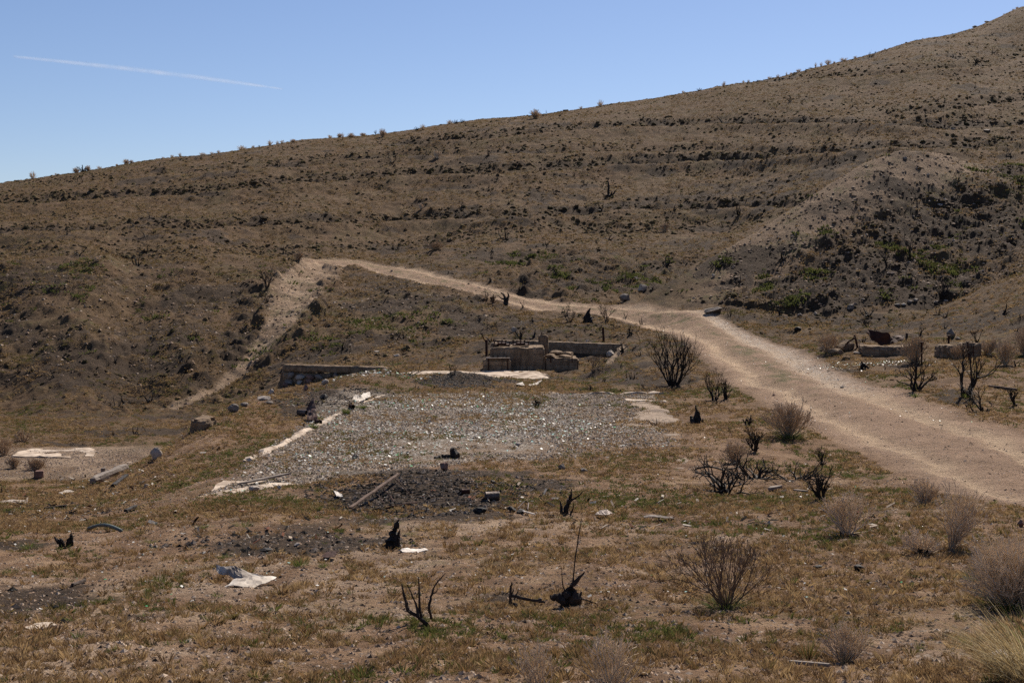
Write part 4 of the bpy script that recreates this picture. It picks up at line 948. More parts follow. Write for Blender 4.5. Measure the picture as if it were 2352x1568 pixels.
tag(bm_obj("concrete_block", rough_box(-0.42, 0.08, 0, 0.8, -0.2, 0.42, 0.08, 0.025, 53, 0.05), CONC, None, p + Vector((0.1, 0.2, 0)), (0, 0.03, 0.1)), "left half of the cracked concrete block behind the small grey shrub", "concrete block")
tag(bm_obj("concrete_block", rough_box(0.0, 0.6, 0, 0.9, -0.2, 0.5, 0.08, 0.025, 54, 0.05), CONC, None, p + Vector((0.32, 0.35, 0)), (-0.04, 0.03, -0.12)), "right half of the cracked concrete block with rods before it", "concrete block")

# scrap and debris in front
def flat_thing(label, cat, name, pts, mat, y=None, thick=0.01, faces=None, lift=0.03):
    G_ = [at(q[0], q[1]) for q in pts]; zm = sum(g_.z for g_ in G_) / len(G_); ym = sum(g_.y for g_ in G_) / len(G_); P3 = []
    for q, g_ in zip(pts, G_):      # the piece is stiff: its base follows the mean slope of the ground
        z_ = zm + lift; y_ = (EYE - z_) * F / (q[1] - VH); P3.append(Vector((wx(q[0], y_), y_, z_ + (q[2] if len(q) > 2 else 0))))
    return sheet_obj(name, P3, faces or [tuple(range(len(pts)))], mat, label, cat, thick)
# folded pale sheet in the near left: rear flap standing up a little, front flap flat with creases
o = flat_thing("crumpled folded pale sheet of metal lying near the front", "metal sheet", "crumpled_sheet",
    [(492,1312,.05),(520,1318,.075),(560,1325,.06),(600,1331,.03),(636,1333,.0),(560,1333,.005),(530,1327,.0),(508,1322,.01),
     (562,1332,.02),(634,1331,.02),(617,1345,.03),(584,1354,.015),(548,1355,.04),(508,1353,.02),(575,1340,.07),(540,1341,.045)],
    SHEET, faces=[(0,1,6,7),(1,2,5,6),(2,3,4,5),(8,9,14),(9,10,14),(10,11,14),(11,12,14),(12,13,15),(12,15,14),(8,14,15),(8,15,13)], thick=0.008, lift=0.02)
flat_thing("wavy strip of pale corrugated metal left of the far kerb", "metal strip", "corrugated_strip", [(807,921,.02),(817,915,.12),(826,918,.05),(836,911,.12),(852,908,.1),(850,913,.03),(836,917,.0),(824,922,.0),(812,924,.0)], SHEET)
flat_thing("left bright metal strip beside the gravel heap", "metal strip", "metal_strip", [(1183,881),(1200,880,.03),(1206,885),(1190,884,.02)], SHEET)
flat_thing("right bright metal strip beside the gravel heap", "metal strip", "metal_strip", [(1215,885),(1230,880,.03),(1244,878,.06),(1236,883,.01),(1222,886)], SHEET)
flat_thing("white triangular shard on the black ash heap", "shard", "white_shard", [(766,1131,.04),(784,1136,.02),(787,1139),(772,1139,.01)], ASHW)
flat_thing("flat pale slab fragment at the left edge", "slab fragment", "slab_fragment", [(-8,1152),(30,1148,.02),(66,1150),(60,1155),(20,1160),(-8,1159)], ROCKP, thick=0.015, lift=0.02)
flat_thing("pale bare patch of broken concrete at lower left", "slab fragment", "slab_fragment", [(58,1450),(85,1439),(118,1437),(128,1443),(100,1452),(66,1455)], PALE, thick=0.03, lift=-0.005)
flat_thing("patch of white ash crust right of the horn shaped stump", "ash", "ash_crust", [(917,1264),(935,1259),(955,1262),(978,1259),(984,1264),(968,1268),(948,1271),(925,1268)], ASHW, thick=0.008, lift=0.012)
flat_thing("grey flattened scrap in the grass at centre right", "scrap", "flat_scrap", [(1366,1182,.01),(1378,1178,.04),(1395,1178,.05),(1408,1182,.02),(1390,1184,.01)], STEEL)
flat_thing("long pale splinter of wood in the grass right of the grey scrap", "wood splinter", "wood_splinter", [(1477,1187,.02),(1510,1187,.03),(1549,1188,.01),(1547,1191,.01),(1500,1190,.02),(1480,1189,.01)], GREYWOOD, thick=0.008)
flat_thing("pale flat fragment below the lower left slab", "slab fragment", "slab_fragment", [(135,1133),(155,1128,.02),(172,1129),(165,1133),(145,1136)], ROCKP, thick=0.02)
flat_thing("pale stone plate at the right edge behind the straw grass", "slab fragment", "slab_fragment", [(2262,1508),(2300,1500,.01),(2330,1506),(2310,1516),(2275,1516)], ROCKP, thick=0.015, lift=0.02)

def beam(label, cat, name, a, b, w, h, mat, lift=0.06, la=None, lb=None, seg=10, bend=0.0, split=0.0):
    A_ = at(*a) + Vector((0, 0, lift if la is None else la)); B_ = at(*b) + Vector((0, 0, lift if lb is None else lb))
    L_ = (B_ - A_).length; d = (B_ - A_).normalized(); s = d.cross(Vector((0, 0, 1))).normalized(); up = s.cross(d)
    bm = rough_box(0, L_, -w / 2, w / 2, -h / 2, h / 2, max(w, h) * 0.5, 0.1 * h, int(a[0]), h * 0.12)
    for v_ in bm.verts:
        x, y_, z_ = v_.co; f = x / L_
        y_ *= 1 - split * (abs(f - 0.5) * 2) ** 2
        v_.co = d * x + s * y_ + up * (z_ + bend * math.sin(f * math.pi))
    return tag(bm_obj(name, bm, mat, None, A_), label, cat)
beam("long reddish weathered rail lying across the black ash heap", "rail", "wooden_rail", (804, 1175), (915, 1108), 0.055, 0.03, WOOD, la=0.05, lb=0.12)
beam("long split weathered plank on the bare floor corner", "plank", "weathered_plank", (545, 1118), (668, 1101), 0.10, 0.035, GREYWOOD, la=0.03, lb=0.10, split=0.8)
beam("grey weathered log on the bank beside the lower slab", "log", "weathered_log", (211, 1113), (291, 1079), 0.16, 0.15, GREYWOOD, lift=0.07)
beam("short black burnt plank below the grey log", "plank", "burnt_plank", (261, 1121), (291, 1097), 0.09, 0.05, CHAR, lift=0.05)
beam("burnt branch lying in the dark soil at left", "branch", "burnt_branch", (102, 1172), (152, 1166), 0.06, 0.05, CHAR, lift=0.03)
beam("burnt board on the left bank under the pale stone", "board", "burnt_board", (288, 1179), (312, 1170), 0.05, 0.04, CHAR, lift=0.04)
beam("dark weathered board lying at the right edge beyond the road", "board", "weathered_board", (2271, 890), (2336, 899), 0.09, 0.06, WOOD, lift=0.04)
beam("dark split stick on bare soil at left", "stick", "stick", (166, 1348), (195, 1337), 0.028, 0.03, BURNT, lift=0.02)
beam("dark stick lying below the small grey shrub at bottom right", "stick", "stick", (1815, 1528), (1905, 1541), 0.022, 0.02, GREYWOOD, lift=0.02)
beam("thin white stick in the grass right of the ash heap", "stick", "white_stick", (1201, 1180), (1229, 1186), 0.018, 0.014, ASHW, lift=0.03)
beam("short weathered wood scrap among the burnt branches", "wood scrap", "wood_scrap", (1766, 1129), (1795, 1124), 0.09, 0.05, GREYWOOD, lift=0.04, split=0.6)
beam("pale splintered wood scrap right of the burnt branches", "wood scrap", "wood_scrap", (1823, 1130), (1856, 1133), 0.05, 0.025, GREYWOOD, lift=0.03, split=0.6)
beam("burnt branch lying left of the burnt branch pile", "branch", "burnt_branch", (1597, 1083), (1664, 1087), 0.035, 0.03, CHAR, lift=0.04, bend=0.05)
b = MB(); pa, pb_ = at(203, 1219), at(279, 1223)
b.tube([pa + (pb_ - pa) * f + Vector((0, 0, 0.03 + 0.06 * math.sin(f * 3.1) - 0.02 * f)) for f in np.linspace(0, 1, 12)], [0.022] * 12, 8)
tag(b.build("hose", HOSE, None, True), "piece of grey green hose lying at left", "hose")

def can(label, u, v, L_, r_, yaw, mat, rim=True, pitch=0.0, name="rusty_can", cat="can"):
    t = thing(name, label, cat, at(u, v) + Vector((0, 0, r_ * 0.8)), 0)
    M = Matrix.Rotation(yaw, 3, 'Z') @ Matrix.Rotation(pitch, 3, 'Y'); b = MB(); pts = []; rs = []
    for f, rr_ in [(-.5, .97), (-.47, 1.06 if rim else 1), (-.43, 1), (-.1, .985), (.2, 1), (.45, .99), (.5, 1.04 if rim else 1)]:
        pts.append(M @ Vector((f * L_, 0, 0))); rs.append(r_ * rr_)
    b.tube(pts, rs, 16, cap=False); b.tube([pts[0], pts[0] * 0.98], [r_ * 0.9, r_ * 0.9], 16)
    o = b.build("shell", mat, t, True); so = o.modifiers.new("thickness", 'SOLIDIFY'); so.thickness = 0.004
    bb = MB(); bb.tube([pts[1] * 1.0, pts[1] * 0.95], [r_ * 1.09, r_ * 1.09], 16, cap=False); o2 = bb.build("rim", RUST, t); so = o2.modifiers.new("thickness", 'SOLIDIFY'); so.thickness = 0.008
    return t
can("battered grey can lying on its side right of the ash heap", 1130, 1150, 0.2, 0.062, 0.15, STEEL)
can("rusty cylindrical can on the left side of the tan heap", 695, 953, 0.26, 0.07, -0.5, STEEL)
can("small rusty can open towards the floor kerb", 731, 975, 0.15, 0.06, -1.0, RUST)
can("half buried reddish tin in the ash right of the rail", 1069, 1134, 0.12, 0.04, 0.2, RUST)
can("small rusty tin at the right of the tan heap", 808, 937, 0.14, 0.05, -0.9, RUST)
flat_thing("torn flared piece of rusty pipe in front of the tan heap", "scrap", "torn_pipe", [(706,963,.0),(703,951,.12),(716,949,.32),(722,950,.34),(727,957,.2),(726,966,.02)], RUST, faces=[(0,1,2,3,4,5)])
flat_thing("curled amber shard on dark soil at front", "shard", "amber_shard", [(738,1277),(752,1272,.02),(776,1272,.03),(770,1279,.005),(748,1281)], RUST, thick=0.006)
# wires
def wire(label, pts, rad, mat, name="wire", cat="wire"):
    b = MB(); P3 = [at(q[0], q[1]) + Vector((0, 0, q[2])) for q in pts]; b.tube(P3, [rad] * len(P3), 5)
    return tag(b.build(name, mat), label, cat)
wire("thin rusty rod poking out under the right end of the rail", [(908,1118,.12),(922,1126,.06),(940,1140,.02)], 0.008, RUST, "rusty_rod", "rod")
wire("second rusty rod under the rail bending to the right", [(880,1135,.06),(895,1146,.04),(905,1156,.02)], 0.010, RUST, "rusty_rod", "rod")
wire("rusty rod crossing beneath the middle of the rail", [(860,1130,.1),(872,1148,.03),(882,1160,.02)], 0.008, RUST, "rusty_rod", "rod")
wire("curved iron strap end right of the ash heap", [(1190,1172,.03),(1205,1165,.08),(1214,1168,.06),(1212,1175,.02)], 0.008, STEEL, "iron_strap", "strap")
wire("flat rusty bars lying in the ash below the rail", [(884,1173,.02),(910,1168,.04),(940,1162,.03),(958,1157,.02)], 0.014, RUST, "rusty_bar", "bar")
wire("burnt bent rod lying at the lower edge of the ash heap", [(856,1176,.02),(870,1176,.04),(890,1178,.02)], 0.014, CHAR, "burnt_rod", "rod")

# charred lumps
for k, (lab, uu, vv, w_, h_) in enumerate([("jagged black charred chunk below the grey can", 1103, 1181, 32, 16), ("black charred lump right of the jagged chunk", 1175, 1176, 20, 14), ("flat black lump with a strap at the ash heap edge", 1198, 1179, 24, 9), ("small black coal near the top right of the ash heap", 1132, 1111, 11, 10),
    ("black coal lump on bare soil at lower left", 125, 1401, 16, 12), ("black coal lump at the left edge of the dark strip", 744, 917, 20, 12), ("black lump in the grass at lower right", 1973, 1313, 26, 14), ("flatter black lump left of the other in the grass", 1880, 1308, 24, 8), ("black lump on the ground right of the far rubble", 1833, 762, 16, 11),
    ("half burnt pale lump on dark soil in front", 681, 1256, 16, 8), ("dark lump near the crumpled sheet on its left", 607, 1270, 30, 6)]):
    m_ = COAL if "pale" not in lab else ROCKP
    rock(lab, uu, vv, w_, h_, 900 + k, m_, "charred_lump", "charred lump", cuts=12, sub=3)

# ================================================================== NEAR STUMPS AND BRANCHES
def path_thing(label, u, v, strokes, mat=CHAR, name="burnt_stump", cat="stump", n=6, part="limb", root=True, seed=1, y_off=0.0):
    """strokes: lists of (u, v, radius_m, depth offset) drawn at the thing's own distance"""
    p = at(u, v); t = thing(name, label, cat, p, 0); r = random.Random(seed)
    for s in strokes:
        P3 = [Vector((wx(q[0], p.y), p.y + (q[3] if len(q) > 3 else 0), wz(q[1], p.y))) - p for q in s]; R = [q[2] for q in s]
        pts, rs = [], []
        for i in range(len(P3) - 1):
            for f in (0, .34, .67):
                pts.append(P3[i].lerp(P3[i + 1], f) + rvec(r) * R[i] * 0.25); rs.append((R[i] * (1 - f) + R[i + 1] * f) * r.uniform(0.85, 1.15))
        pts.append(P3[-1]); rs.append(R[-1])
        b = MB(); b.tube(pts, rs, n); b.build(part, mat, t)
    return t
path_thing("horn shaped black burnt stump in the middle foreground", 904, 1258,
    [[(899,1262,.05),(902,1240,.055),(904,1222,.045),(910,1205,.03),(917,1193,.006)], [(915,1258,.03),(914,1238,.022),(910,1228,.014)], [(913,1240,.018,.03),(917,1222,.012),(919,1214,.004)], [(888,1246,.03),(896,1243,.045),(908,1247,.05),(919,1256,.025)], [(889,1262,.035,-.03),(890,1248,.03)]], seed=4)
path_thing("forked black burnt stump right of the ash heap", 1298, 1184,
    [[(1296,1186,.045),(1300,1170,.036),(1306,1154,.028),(1311,1140,.02),(1313,1122,.004)], [(1307,1152,.018,.02),(1320,1144,.012),(1332,1136,.008),(1338,1128,.003)], [(1292,1184,.03,-.02),(1289,1168,.024),(1286,1148,.006)], [(1311,1182,.012,.05),(1317,1165,.007),(1319,1150,.003)]], seed=5)
path_thing("bare burnt shrub with four thin crooked stems in front", 985, 1440,
    [[(991,1442,.013),(970,1424,.014),(955,1412,.013),(937,1402,.013),(934,1385,.011),(925,1355,.007),(923,1340,.003)], [(968,1422,.011,.02),(964,1400,.009),(963,1360,.007),(961,1324,.003)], [(962,1414,.010,-.03),(955,1385,.007),(944,1360,.005),(935,1342,.002)], [(990,1422,.010,.05),(985,1395,.009),(990,1370,.008),(998,1345,.006),(1010,1330,.005),(1024,1315,.002)], [(990,1368,.005,.05),(1000,1360,.004),(1007,1352,.002)]], BURNT, "burnt_shrub", "burnt shrub", seed=6, part="stem")
path_thing("gnarled uprooted burnt stump with one tall thin stem", 1308, 1390,
    [[(1290,1390,.03),(1300,1375,.055),(1312,1365,.06),(1322,1372,.05),(1332,1388,.02)], [(1303,1380,.045,.04),(1310,1358,.035),(1312,1345,.02),(1328,1330,.014),(1343,1312,.004)], [(1300,1378,.03,-.04),(1284,1372,.035),(1270,1372,.022),(1264,1366,.006)], [(1316,1342,.008),(1317,1325,.006),(1322,1275,.005),(1330,1225,.004),(1338,1180,.002)], [(1325,1370,.022),(1336,1358,.006)], [(1335,1372,.007,-.03),(1355,1380,.005),(1375,1388,.003)], [(1298,1358,.006),(1292,1340,.004),(1290,1305,.002)], [(1301,1362,.02,-.05),(1312,1370,.03),(1310,1388,.02)]], BURNT, seed=7)
path_thing("crooked burnt branch lying with one upright twig", 1180, 1395,
    [[(1168,1395,.02),(1176,1388,.024),(1188,1388,.014)], [(1173,1388,.013),(1171,1370,.010),(1174,1345,.007),(1176,1335,.003)], [(1174,1366,.012),(1190,1371,.013),(1215,1376,.012),(1240,1380,.012),(1252,1383,.008)], [(1180,1378,.006),(1188,1360,.004),(1192,1352,.002)], [(1238,1381,.018,.02),(1243,1373,.01)], [(1174,1366,.009),(1180,1352,.003)]], BURNT, "burnt_branch", "branch", seed=8)
path_thing("cluster of charred prongs near the left edge in front", 148, 1258,
    [[(143,1262,.03),(138,1246,.03),(131,1240,.02),(125,1232,.007)], [(147,1262,.02,.03),(142,1240,.02),(137,1236,.006)], [(155,1260,.036),(157,1245,.03),(163,1230,.014),(164,1220,.004)], [(162,1256,.03,.04),(164,1240,.022),(165,1228,.008)], [(135,1258,.02,-.03),(150,1262,.03),(160,1260,.03)]], seed=9)
path_thing("charred upright slab of burnt log on the glass floor", 1044, 1052,
    [[(1046,1054,.07),(1043,1044,.08),(1040,1036,.07),(1038,1028,.02)], [(1038,1054,.05,-.1),(1030,1050,.06),(1022,1050,.04),(1014,1046,.03)], [(1050,1054,.05,.1),(1051,1045,.05),(1049,1038,.02)], [(1000,1050,.03,-.1),(1010,1048,.03)]], seed=10)
path_thing("leaning black burnt stub with two legs right of the road", 1982, 850,
    [[(1980,850,.03),(1981,838,.05),(1979,830,.02)], [(1979,832,.02),(1985,838,.045),(1993,844,.03),(1998,847,.01)], [(1987,852,.02,.05),(1987,842,.03)]], seed=11)
path_thing("heavy black burnt stump with prongs right of the floor", 1602, 972,
    [[(1602,974,.09),(1601,962,.08),(1600,948,.04),(1598,930,.012)], [(1590,972,.05,-.1),(1590,962,.06),(1586,955,.02)], [(1611,974,.05,.05),(1608,960,.035),(1604,944,.016)], [(1616,972,.03,.1),(1614,962,.02)]], seed=12)
path_thing("ragged burnt trunk stub beside the far road", 1352, 742,
    [[(1350,744,.12),(1349,732,.14),(1350,718,.09),(1356,708,.03)], [(1345,744,.1,.2),(1344,730,.08),(1347,722,.03)], [(1358,744,.08,-.1),(1355,730,.1),(1353,722,.05)]], seed=13)
path_thing("thick burnt stump with forked top below the far road", 1163, 702,
    [[(1162,704,.12),(1163,690,.11),(1159,680,.06),(1150,672,.03)], [(1163,692,.08,.1),(1168,680,.06),(1166,671,.02)], [(1162,690,.05,-.1),(1150,684,.03),(1143,678,.01)]], seed=14)
path_thing("tall thin burnt snag on the mid hillside", 1397, 452,
    [[(1397,454,.14),(1397,440,.10),(1398,425,.07),(1396,415,.04),(1398,408,.02)], [(1398,450,.1,.2),(1408,446,.08),(1414,438,.04)], [(1394,451,.1,-.2),(1386,448,.05)], [(1402,452,.08),(1406,440,.04)]], seed=15)

BS = burnt_shrub
BS("large black burnt shrub with many upright stems beside the road", 1546, 886, 118, 190, 21, stems=34, kids=3, thick=0.9, curl=0.08)
BS("burnt shrub with thin stems right of the large black one", 1640, 921, 60, 70, 22, stems=12, kids=4)
BS("small fan of scorched stems touching the road edge", 1666, 919, 58, 38, 23, stems=10, kids=3)
BS("dark twiggy burnt shrub at the front of the road verge", 1733, 1034, 56, 76, 24, stems=15, kids=5, thick=1.3)
BS("short burnt shrub with stubs left of the green verge", 1717, 979, 30, 44, 25, stems=8, kids=3, thick=1.6)
BS("sprawling black branches on the grass at right centre", 1672, 1132, 58, 185, 26, stems=18, kids=4, thick=1.8, flat=0.5, curl=0.22)
BS("burnt branches lying above the sprawling branches", 1738, 1099, 66, 140, 27, stems=15, kids=5, thick=1.8, flat=0.6, curl=0.25)
BS("low burnt branch tangle near the road edge", 1832, 1103, 40, 100, 28, stems=13, kids=5, thick=1.6, flat=0.5, curl=0.25)
BS("cluster of pointed burnt sticks right of the branch pile", 1889, 1147, 70, 76, 29, stems=15, kids=3, thick=1.4, curl=0.12, lean=(-0.2, 0))
BS("burnt stubs with green shoots at the road edge", 1888, 1071, 46, 50, 30, stems=10, kids=2)
BS("thick limbed black burnt shrub right of the road", 2104, 899, 72, 88, 31, stems=10, kids=6, thick=1.9, curl=0.28)
BS("tall forked black burnt shrub at right", 2216, 912, 108, 120, 32, stems=9, kids=6, thick=1.6)
BS("low sprawling black branches below the tall forked shrub", 2262, 946, 50, 120, 33, stems=8, kids=4, thick=1.4, flat=0.6, curl=0.25)
BS("pair of black stubs at the right edge beyond the road", 2335, 932, 38, 44, 34, stems=6, kids=2, thick=2.0)
BS("thin bare burnt shrub behind the concrete blocks", 2244, 787, 38, 44, 35, stems=8, kids=5)
BS("twiggy burnt shrub at the foot of the dark mound", 1791, 725, 44, 44, 36, stems=9, kids=5)
BS("small twiggy shrub right of the twiggy burnt shrub", 1820, 725, 22, 26, 37, stems=7, kids=4, mats=(BURNT, BROWNTWIG))
BS("burnt tree with long spreading branches at the mound foot", 2161, 688, 56, 84, 38, stems=7, kids=6, thick=1.6)
BS("black burnt bush high on the dark mound face", 2089, 594, 58, 30, 39, stems=7, kids=4, thick=1.3)
BS("bent black burnt bush left of the other on the mound face", 2037, 613, 38, 26, 40, stems=6, kids=4, thick=1.3)
BS("open scorched shrub at the road edge beyond the ruins", 1308, 741, 38, 66, 41, stems=9, kids=5, mats=(CHAR, BROWNTWIG))
BS("brown twiggy shrub right of the ragged trunk stub", 1394, 742, 44, 46, 42, stems=10, kids=6, mats=(BURNT, BROWNTWIG))
BS("slim scorched shrub left of the thick forked stump", 1118, 690, 26, 14, 43, stems=4, kids=2)
BS("thin bare shrub by the far road bend", 1201, 706, 24, 18, 44, stems=5, kids=4, mats=(BROWNTWIG, BROWNTWIG))
BS("dark dense twiggy shrub on top of the gully spur", 612, 666, 42, 46, 45, stems=14, kids=8, mats=(CHAR, BURNT))
BS("dark small shrub below the dense one in the gully side", 611, 697, 28, 28, 46, stems=9, kids=6)
BS("wide open burnt shrub on the upper middle hillside", 901, 375, 32, 46, 47, stems=9, kids=5, thick=1.2)
BS("open burnt shrub on the upper left hillside", 640, 385, 18, 26, 48, stems=8, kids=4)
BS("burnt branch tangle on the upper mound", 2201, 412, 26, 36, 49, stems=7, kids=4)
BS("scorched twiggy shrub growing against the machine block", 1186, 849, 44, 26, 50, stems=12, kids=4, mats=(BROWNTWIG, BROWNTWIG))
BS("fallen leafy brown branch before the low foundation", 1362, 857, 48, 40, 51, stems=9, kids=5, mats=(BROWNTWIG, BURNT), lean=(0.25, 0))
BS("thin burnt branch lying on the slope edge of the concrete pad", 934, 862, 20, 70, 52, stems=6, kids=3, flat=0.4, curl=0.25)
BS("thin upright branches on the concrete pad", 1040, 866, 28, 50, 53, stems=5, kids=3, curl=0.25)
BS("dark burnt clump in the middle of the far floor", 1232, 936, 20, 40, 54, stems=14, kids=4)
BS("burnt fan of roots on the tilted ground near the wing wall", 1432, 812, 22, 44, 55, stems=5, kids=2, thick=2.0, flat=0.5)
BS("black prickly burnt shrub behind the bent rusty sheet", 1992, 752, 18, 44, 56, stems=14, kids=4)
BS("tall dark shrub on the middle of the hill bench", 1489, 533, 24, 22, 57, stems=7, kids=4, mats=(BURNT, BROWNTWIG))
DS = dry_shrub
DS("open round dried shrub with bare forking stems in the right foreground", 1668, 1395, 172, 330, 61, n=230, rad=0.0024, mats=(BROWNTWIG, BROWNTWIG), curl=0.14, base=0.03, nfork=4)
DS("large dense grey domed shrub at the right edge in front", 2325, 1392, 165, 300, 62, n=1000, rad=0.0029, mats=(GREYTWIG, WHITETWIG), nfork=2)
DS("small dense grey shrub at the bottom right", 1944, 1520, 92, 130, 63, n=300, rad=0.0022, mats=(GREYTWIG, WHITETWIG), nfork=2)
DS("wispy dry stems at the bottom edge right of centre", 1405, 1590, 155, 200, 64, n=130, rad=0.0026, mats=(GREYTWIG, WHITETWIG), base=0.1)
DS("thinner wispy dry stems at the bottom edge in the centre", 1232, 1588, 130, 150, 65, n=110, rad=0.0022, mats=(GREYTWIG, WHITETWIG), base=0.1)
DS("bleached tangle of dead stems between the foreground shrubs", 1944, 1230, 95, 150, 66, n=220, rad=0.0045, mats=(WHITETWIG, WHITETWIG), curl=0.28)
DS("tall grey fan shaped shrub leaning right near the road", 2181, 1262, 145, 90, 67, n=260, rad=0.0032, mats=(GREYTWIG, WHITETWIG), lean=(0.45, 0), base=0.05)
DS("bleached tangled branches at the foot of the leaning fan shrub", 2118, 1272, 48, 150, 68, n=200, rad=0.0045, mats=(CHAR, WHITETWIG), curl=0.3)
DS("grey spreading shrub at the road edge above the fan shrub", 2124, 1162, 62, 100, 69, n=330, rad=0.0036, mats=(GREYTWIG, WHITETWIG))
DS("grey dense twigs behind the sprawling burnt branches", 1687, 1066, 48, 90, 70, n=260, rad=0.004)
DS("wide wispy grey shrub on the verge left of the road", 1812, 1006, 84, 130, 71, n=420, rad=0.003)
DS("round grey brown shrub left of the concrete boulders", 1900, 812, 48, 80, 72, n=210)
DS("dense grey shrub in front of the tilted slab", 2102, 832, 60, 80, 73, n=280)
DS("low grey shrub before the cracked concrete block", 2201, 826, 34, 60, 74, n=180)
DS("left grey shrub of the three right of the cracked block", 2268, 814, 34, 56, 75, n=180)
DS("middle grey shrub of the three right of the cracked block", 2308, 838, 52, 76, 76, n=240)
DS("tallest grey shrub at the right edge behind the others", 2350, 818, 62, 60, 77, n=210)
DS("large pale grey shrub at the far left of the lower slab", 8, 1046, 40, 80, 78, n=210)
DS("small grey shrub standing on the lower left slab", 33, 1077, 26, 40, 79, n=260)
DS("wider grey shrub on the lower left slab beside the block", 82, 1080, 26, 52, 80, n=300)
DS("dry bush among grass at the far left flat", 55, 1016, 24, 60, 81, n=160)
DS("pale dry tuft shrub on the hill below the dark rock skyline", 1003, 364, 16, 22, 82, n=160, mats=(WHITETWIG, WHITETWIG))
DS("pale shrub beside the gully head at the left terrace", 686, 598, 18, 30, 83, n=180, mats=(BROWNTWIG, GREYTWIG))
DS("patch of pale dry brush at the foot of the middle bench", 1000, 573, 16, 60, 84, n=260)
DS("pale wide shrub at the end of the middle bench", 1526, 534, 20, 34, 85, n=160)
DS("pale tuft shrub on the left terrace edge", 224, 602, 12, 26, 86, n=120, mats=(WHITETWIG, WHITETWIG))
DS("dry pale shrub low on the middle hillside", 968, 482, 14, 20, 87, n=120, mats=(BROWNTWIG, WHITETWIG))
DS("reddish dry shrub beside the thick forked stump", 1133, 698, 20, 20, 88, n=120, mats=(BROWNTWIG, BROWNTWIG))

# skyline shrubs (x, y, height, width) read off the enlargements; copies share a few meshes
SK = [(x / 3, 229.7 + y / 3, h / 3, w / 3, k) for x, y, h, w, k in [(225,540,50,40,0),(145,552,10,10,0),(385,510,15,15,0),(525,490,35,40,2),(575,485,40,90,1),(607,470,35,30,2),(685,458,22,30,0),(805,440,14,16,2),(870,432,32,40,2),(905,420,22,24,2),(1125,390,14,20,0),(1185,382,18,24,0),(1240,378,28,20,0),(1395,360,18,40,0),(1460,352,18,24,0),(1505,346,20,24,0),(1600,338,10,14,0),(1665,330,30,55,0),(1745,322,20,20,0),(1785,315,14,18,1),(1860,308,35,35,0),(1912,298,26,20,0),(1945,297,24,26,0),(2020,292,20,40,2),(2085,287,14,24,0),(2130,280,10,20,0),(2275,265,25,35,0),(2340,260,28,30,2)]]
SK += [(784.4 + x / 3, 229.7 + y / 3, h / 3, w / 3, k) for x, y, h, w, k in [(8,272,45,16,0),(68,260,30,45,2),(150,243,22,40,2),(235,240,30,20,1),(283,258,55,42,2),(370,225,10,30,1),(515,212,28,34,1),(560,208,38,40,0),(630,195,16,16,0),(745,165,28,40,0),(785,165,28,50,1),(830,163,30,40,1),(1247,135,28,20,0),(1335,130,60,60,2),(1365,110,20,24,0),(1410,100,28,8,1),(1650,65,22,24,0),(1785,50,50,36,0),(1915,20,12,14,0),(1990,8,8,10,0)]]
SK += [(1567.6 + x / 3, y / 3, h / 3, w / 3, k) for x, y, h, w, k in [(5,630,20,20,0),(115,620,20,40,1),(285,600,40,26,0),(370,568,10,20,0),(420,555,18,18,0),(455,548,20,18,0),(520,540,10,18,1),(600,520,18,30,0),(658,500,24,24,0),(717,490,28,10,0),(750,484,12,24,0),(800,478,20,34,0),(880,458,14,30,1),(918,450,34,14,0),(955,440,30,18,0),(1003,428,36,44,0),(1045,418,14,16,0),(1110,405,22,50,0),(1190,382,16,24,0),(1330,355,12,14,1),(1395,335,14,14,0),(1610,275,8,30,1),(1655,262,10,12,0),(1860,195,8,14,1),(2215,80,8,10,0),(2280,60,10,16,0),(2305,50,12,24,0)]]
def fluff(name, c):
    g = NT(name); a = g.n('ShaderNodeBsdfDiffuse'); a.inputs[0].default_value = col4(c); b = g.n('ShaderNodeBsdfTranslucent'); b.inputs[0].default_value = col4(c)
    m = g.n('ShaderNodeMixShader'); m.inputs[0].default_value = 0.5; g.l(a.outputs[0], m.inputs[1]); g.l(b.outputs[0], m.inputs[2]); return g.done(m.outputs[0])
SKYP = fluff('pale_seed_heads', (0.62, 0.53, 0.42)); SKYT = fluff('tan_seed_heads', (0.56, 0.45, 0.33))
def sky_mesh(seed, kind):
    r = random.Random(seed); b = MB()
    n = [46, 22, 120][kind]; rad = [0.026, 0.03, 0.024][kind]
    for k in range(n):
        an = r.uniform(0, 6.28); q = math.sqrt(r.random())
        top = Vector((math.cos(an) * q * 0.5, math.sin(an) * q * 0.5, (0.55 + 0.45 * math.sqrt(1 - q * q)) * r.uniform(0.6, 1.05)))
        st = Vector((0, 0, 0)) if r.random() < 0.5 else top * r.uniform(0.2, 0.6)
        pts = limb(b, r, st, top - st, (top - st).length, rad, 3, 0.22, 0.0, 3, 0.4)
    return b.mesh("skyline_shrub", [SKYP, BURNT, SKYT][kind])
SKM = [[sky_mesh(500 + 10 * k + j, k) for j in range(4)] for k in range(3)]
SKN = [("small pale dry shrub standing against the sky on the ridge", "pale shrubs along the skyline"), ("small dark burnt shrub standing against the sky on the ridge", "dark burnt shrubs along the skyline"), ("small bushy tan shrub standing against the sky on the ridge", "tan shrubs along the skyline")]
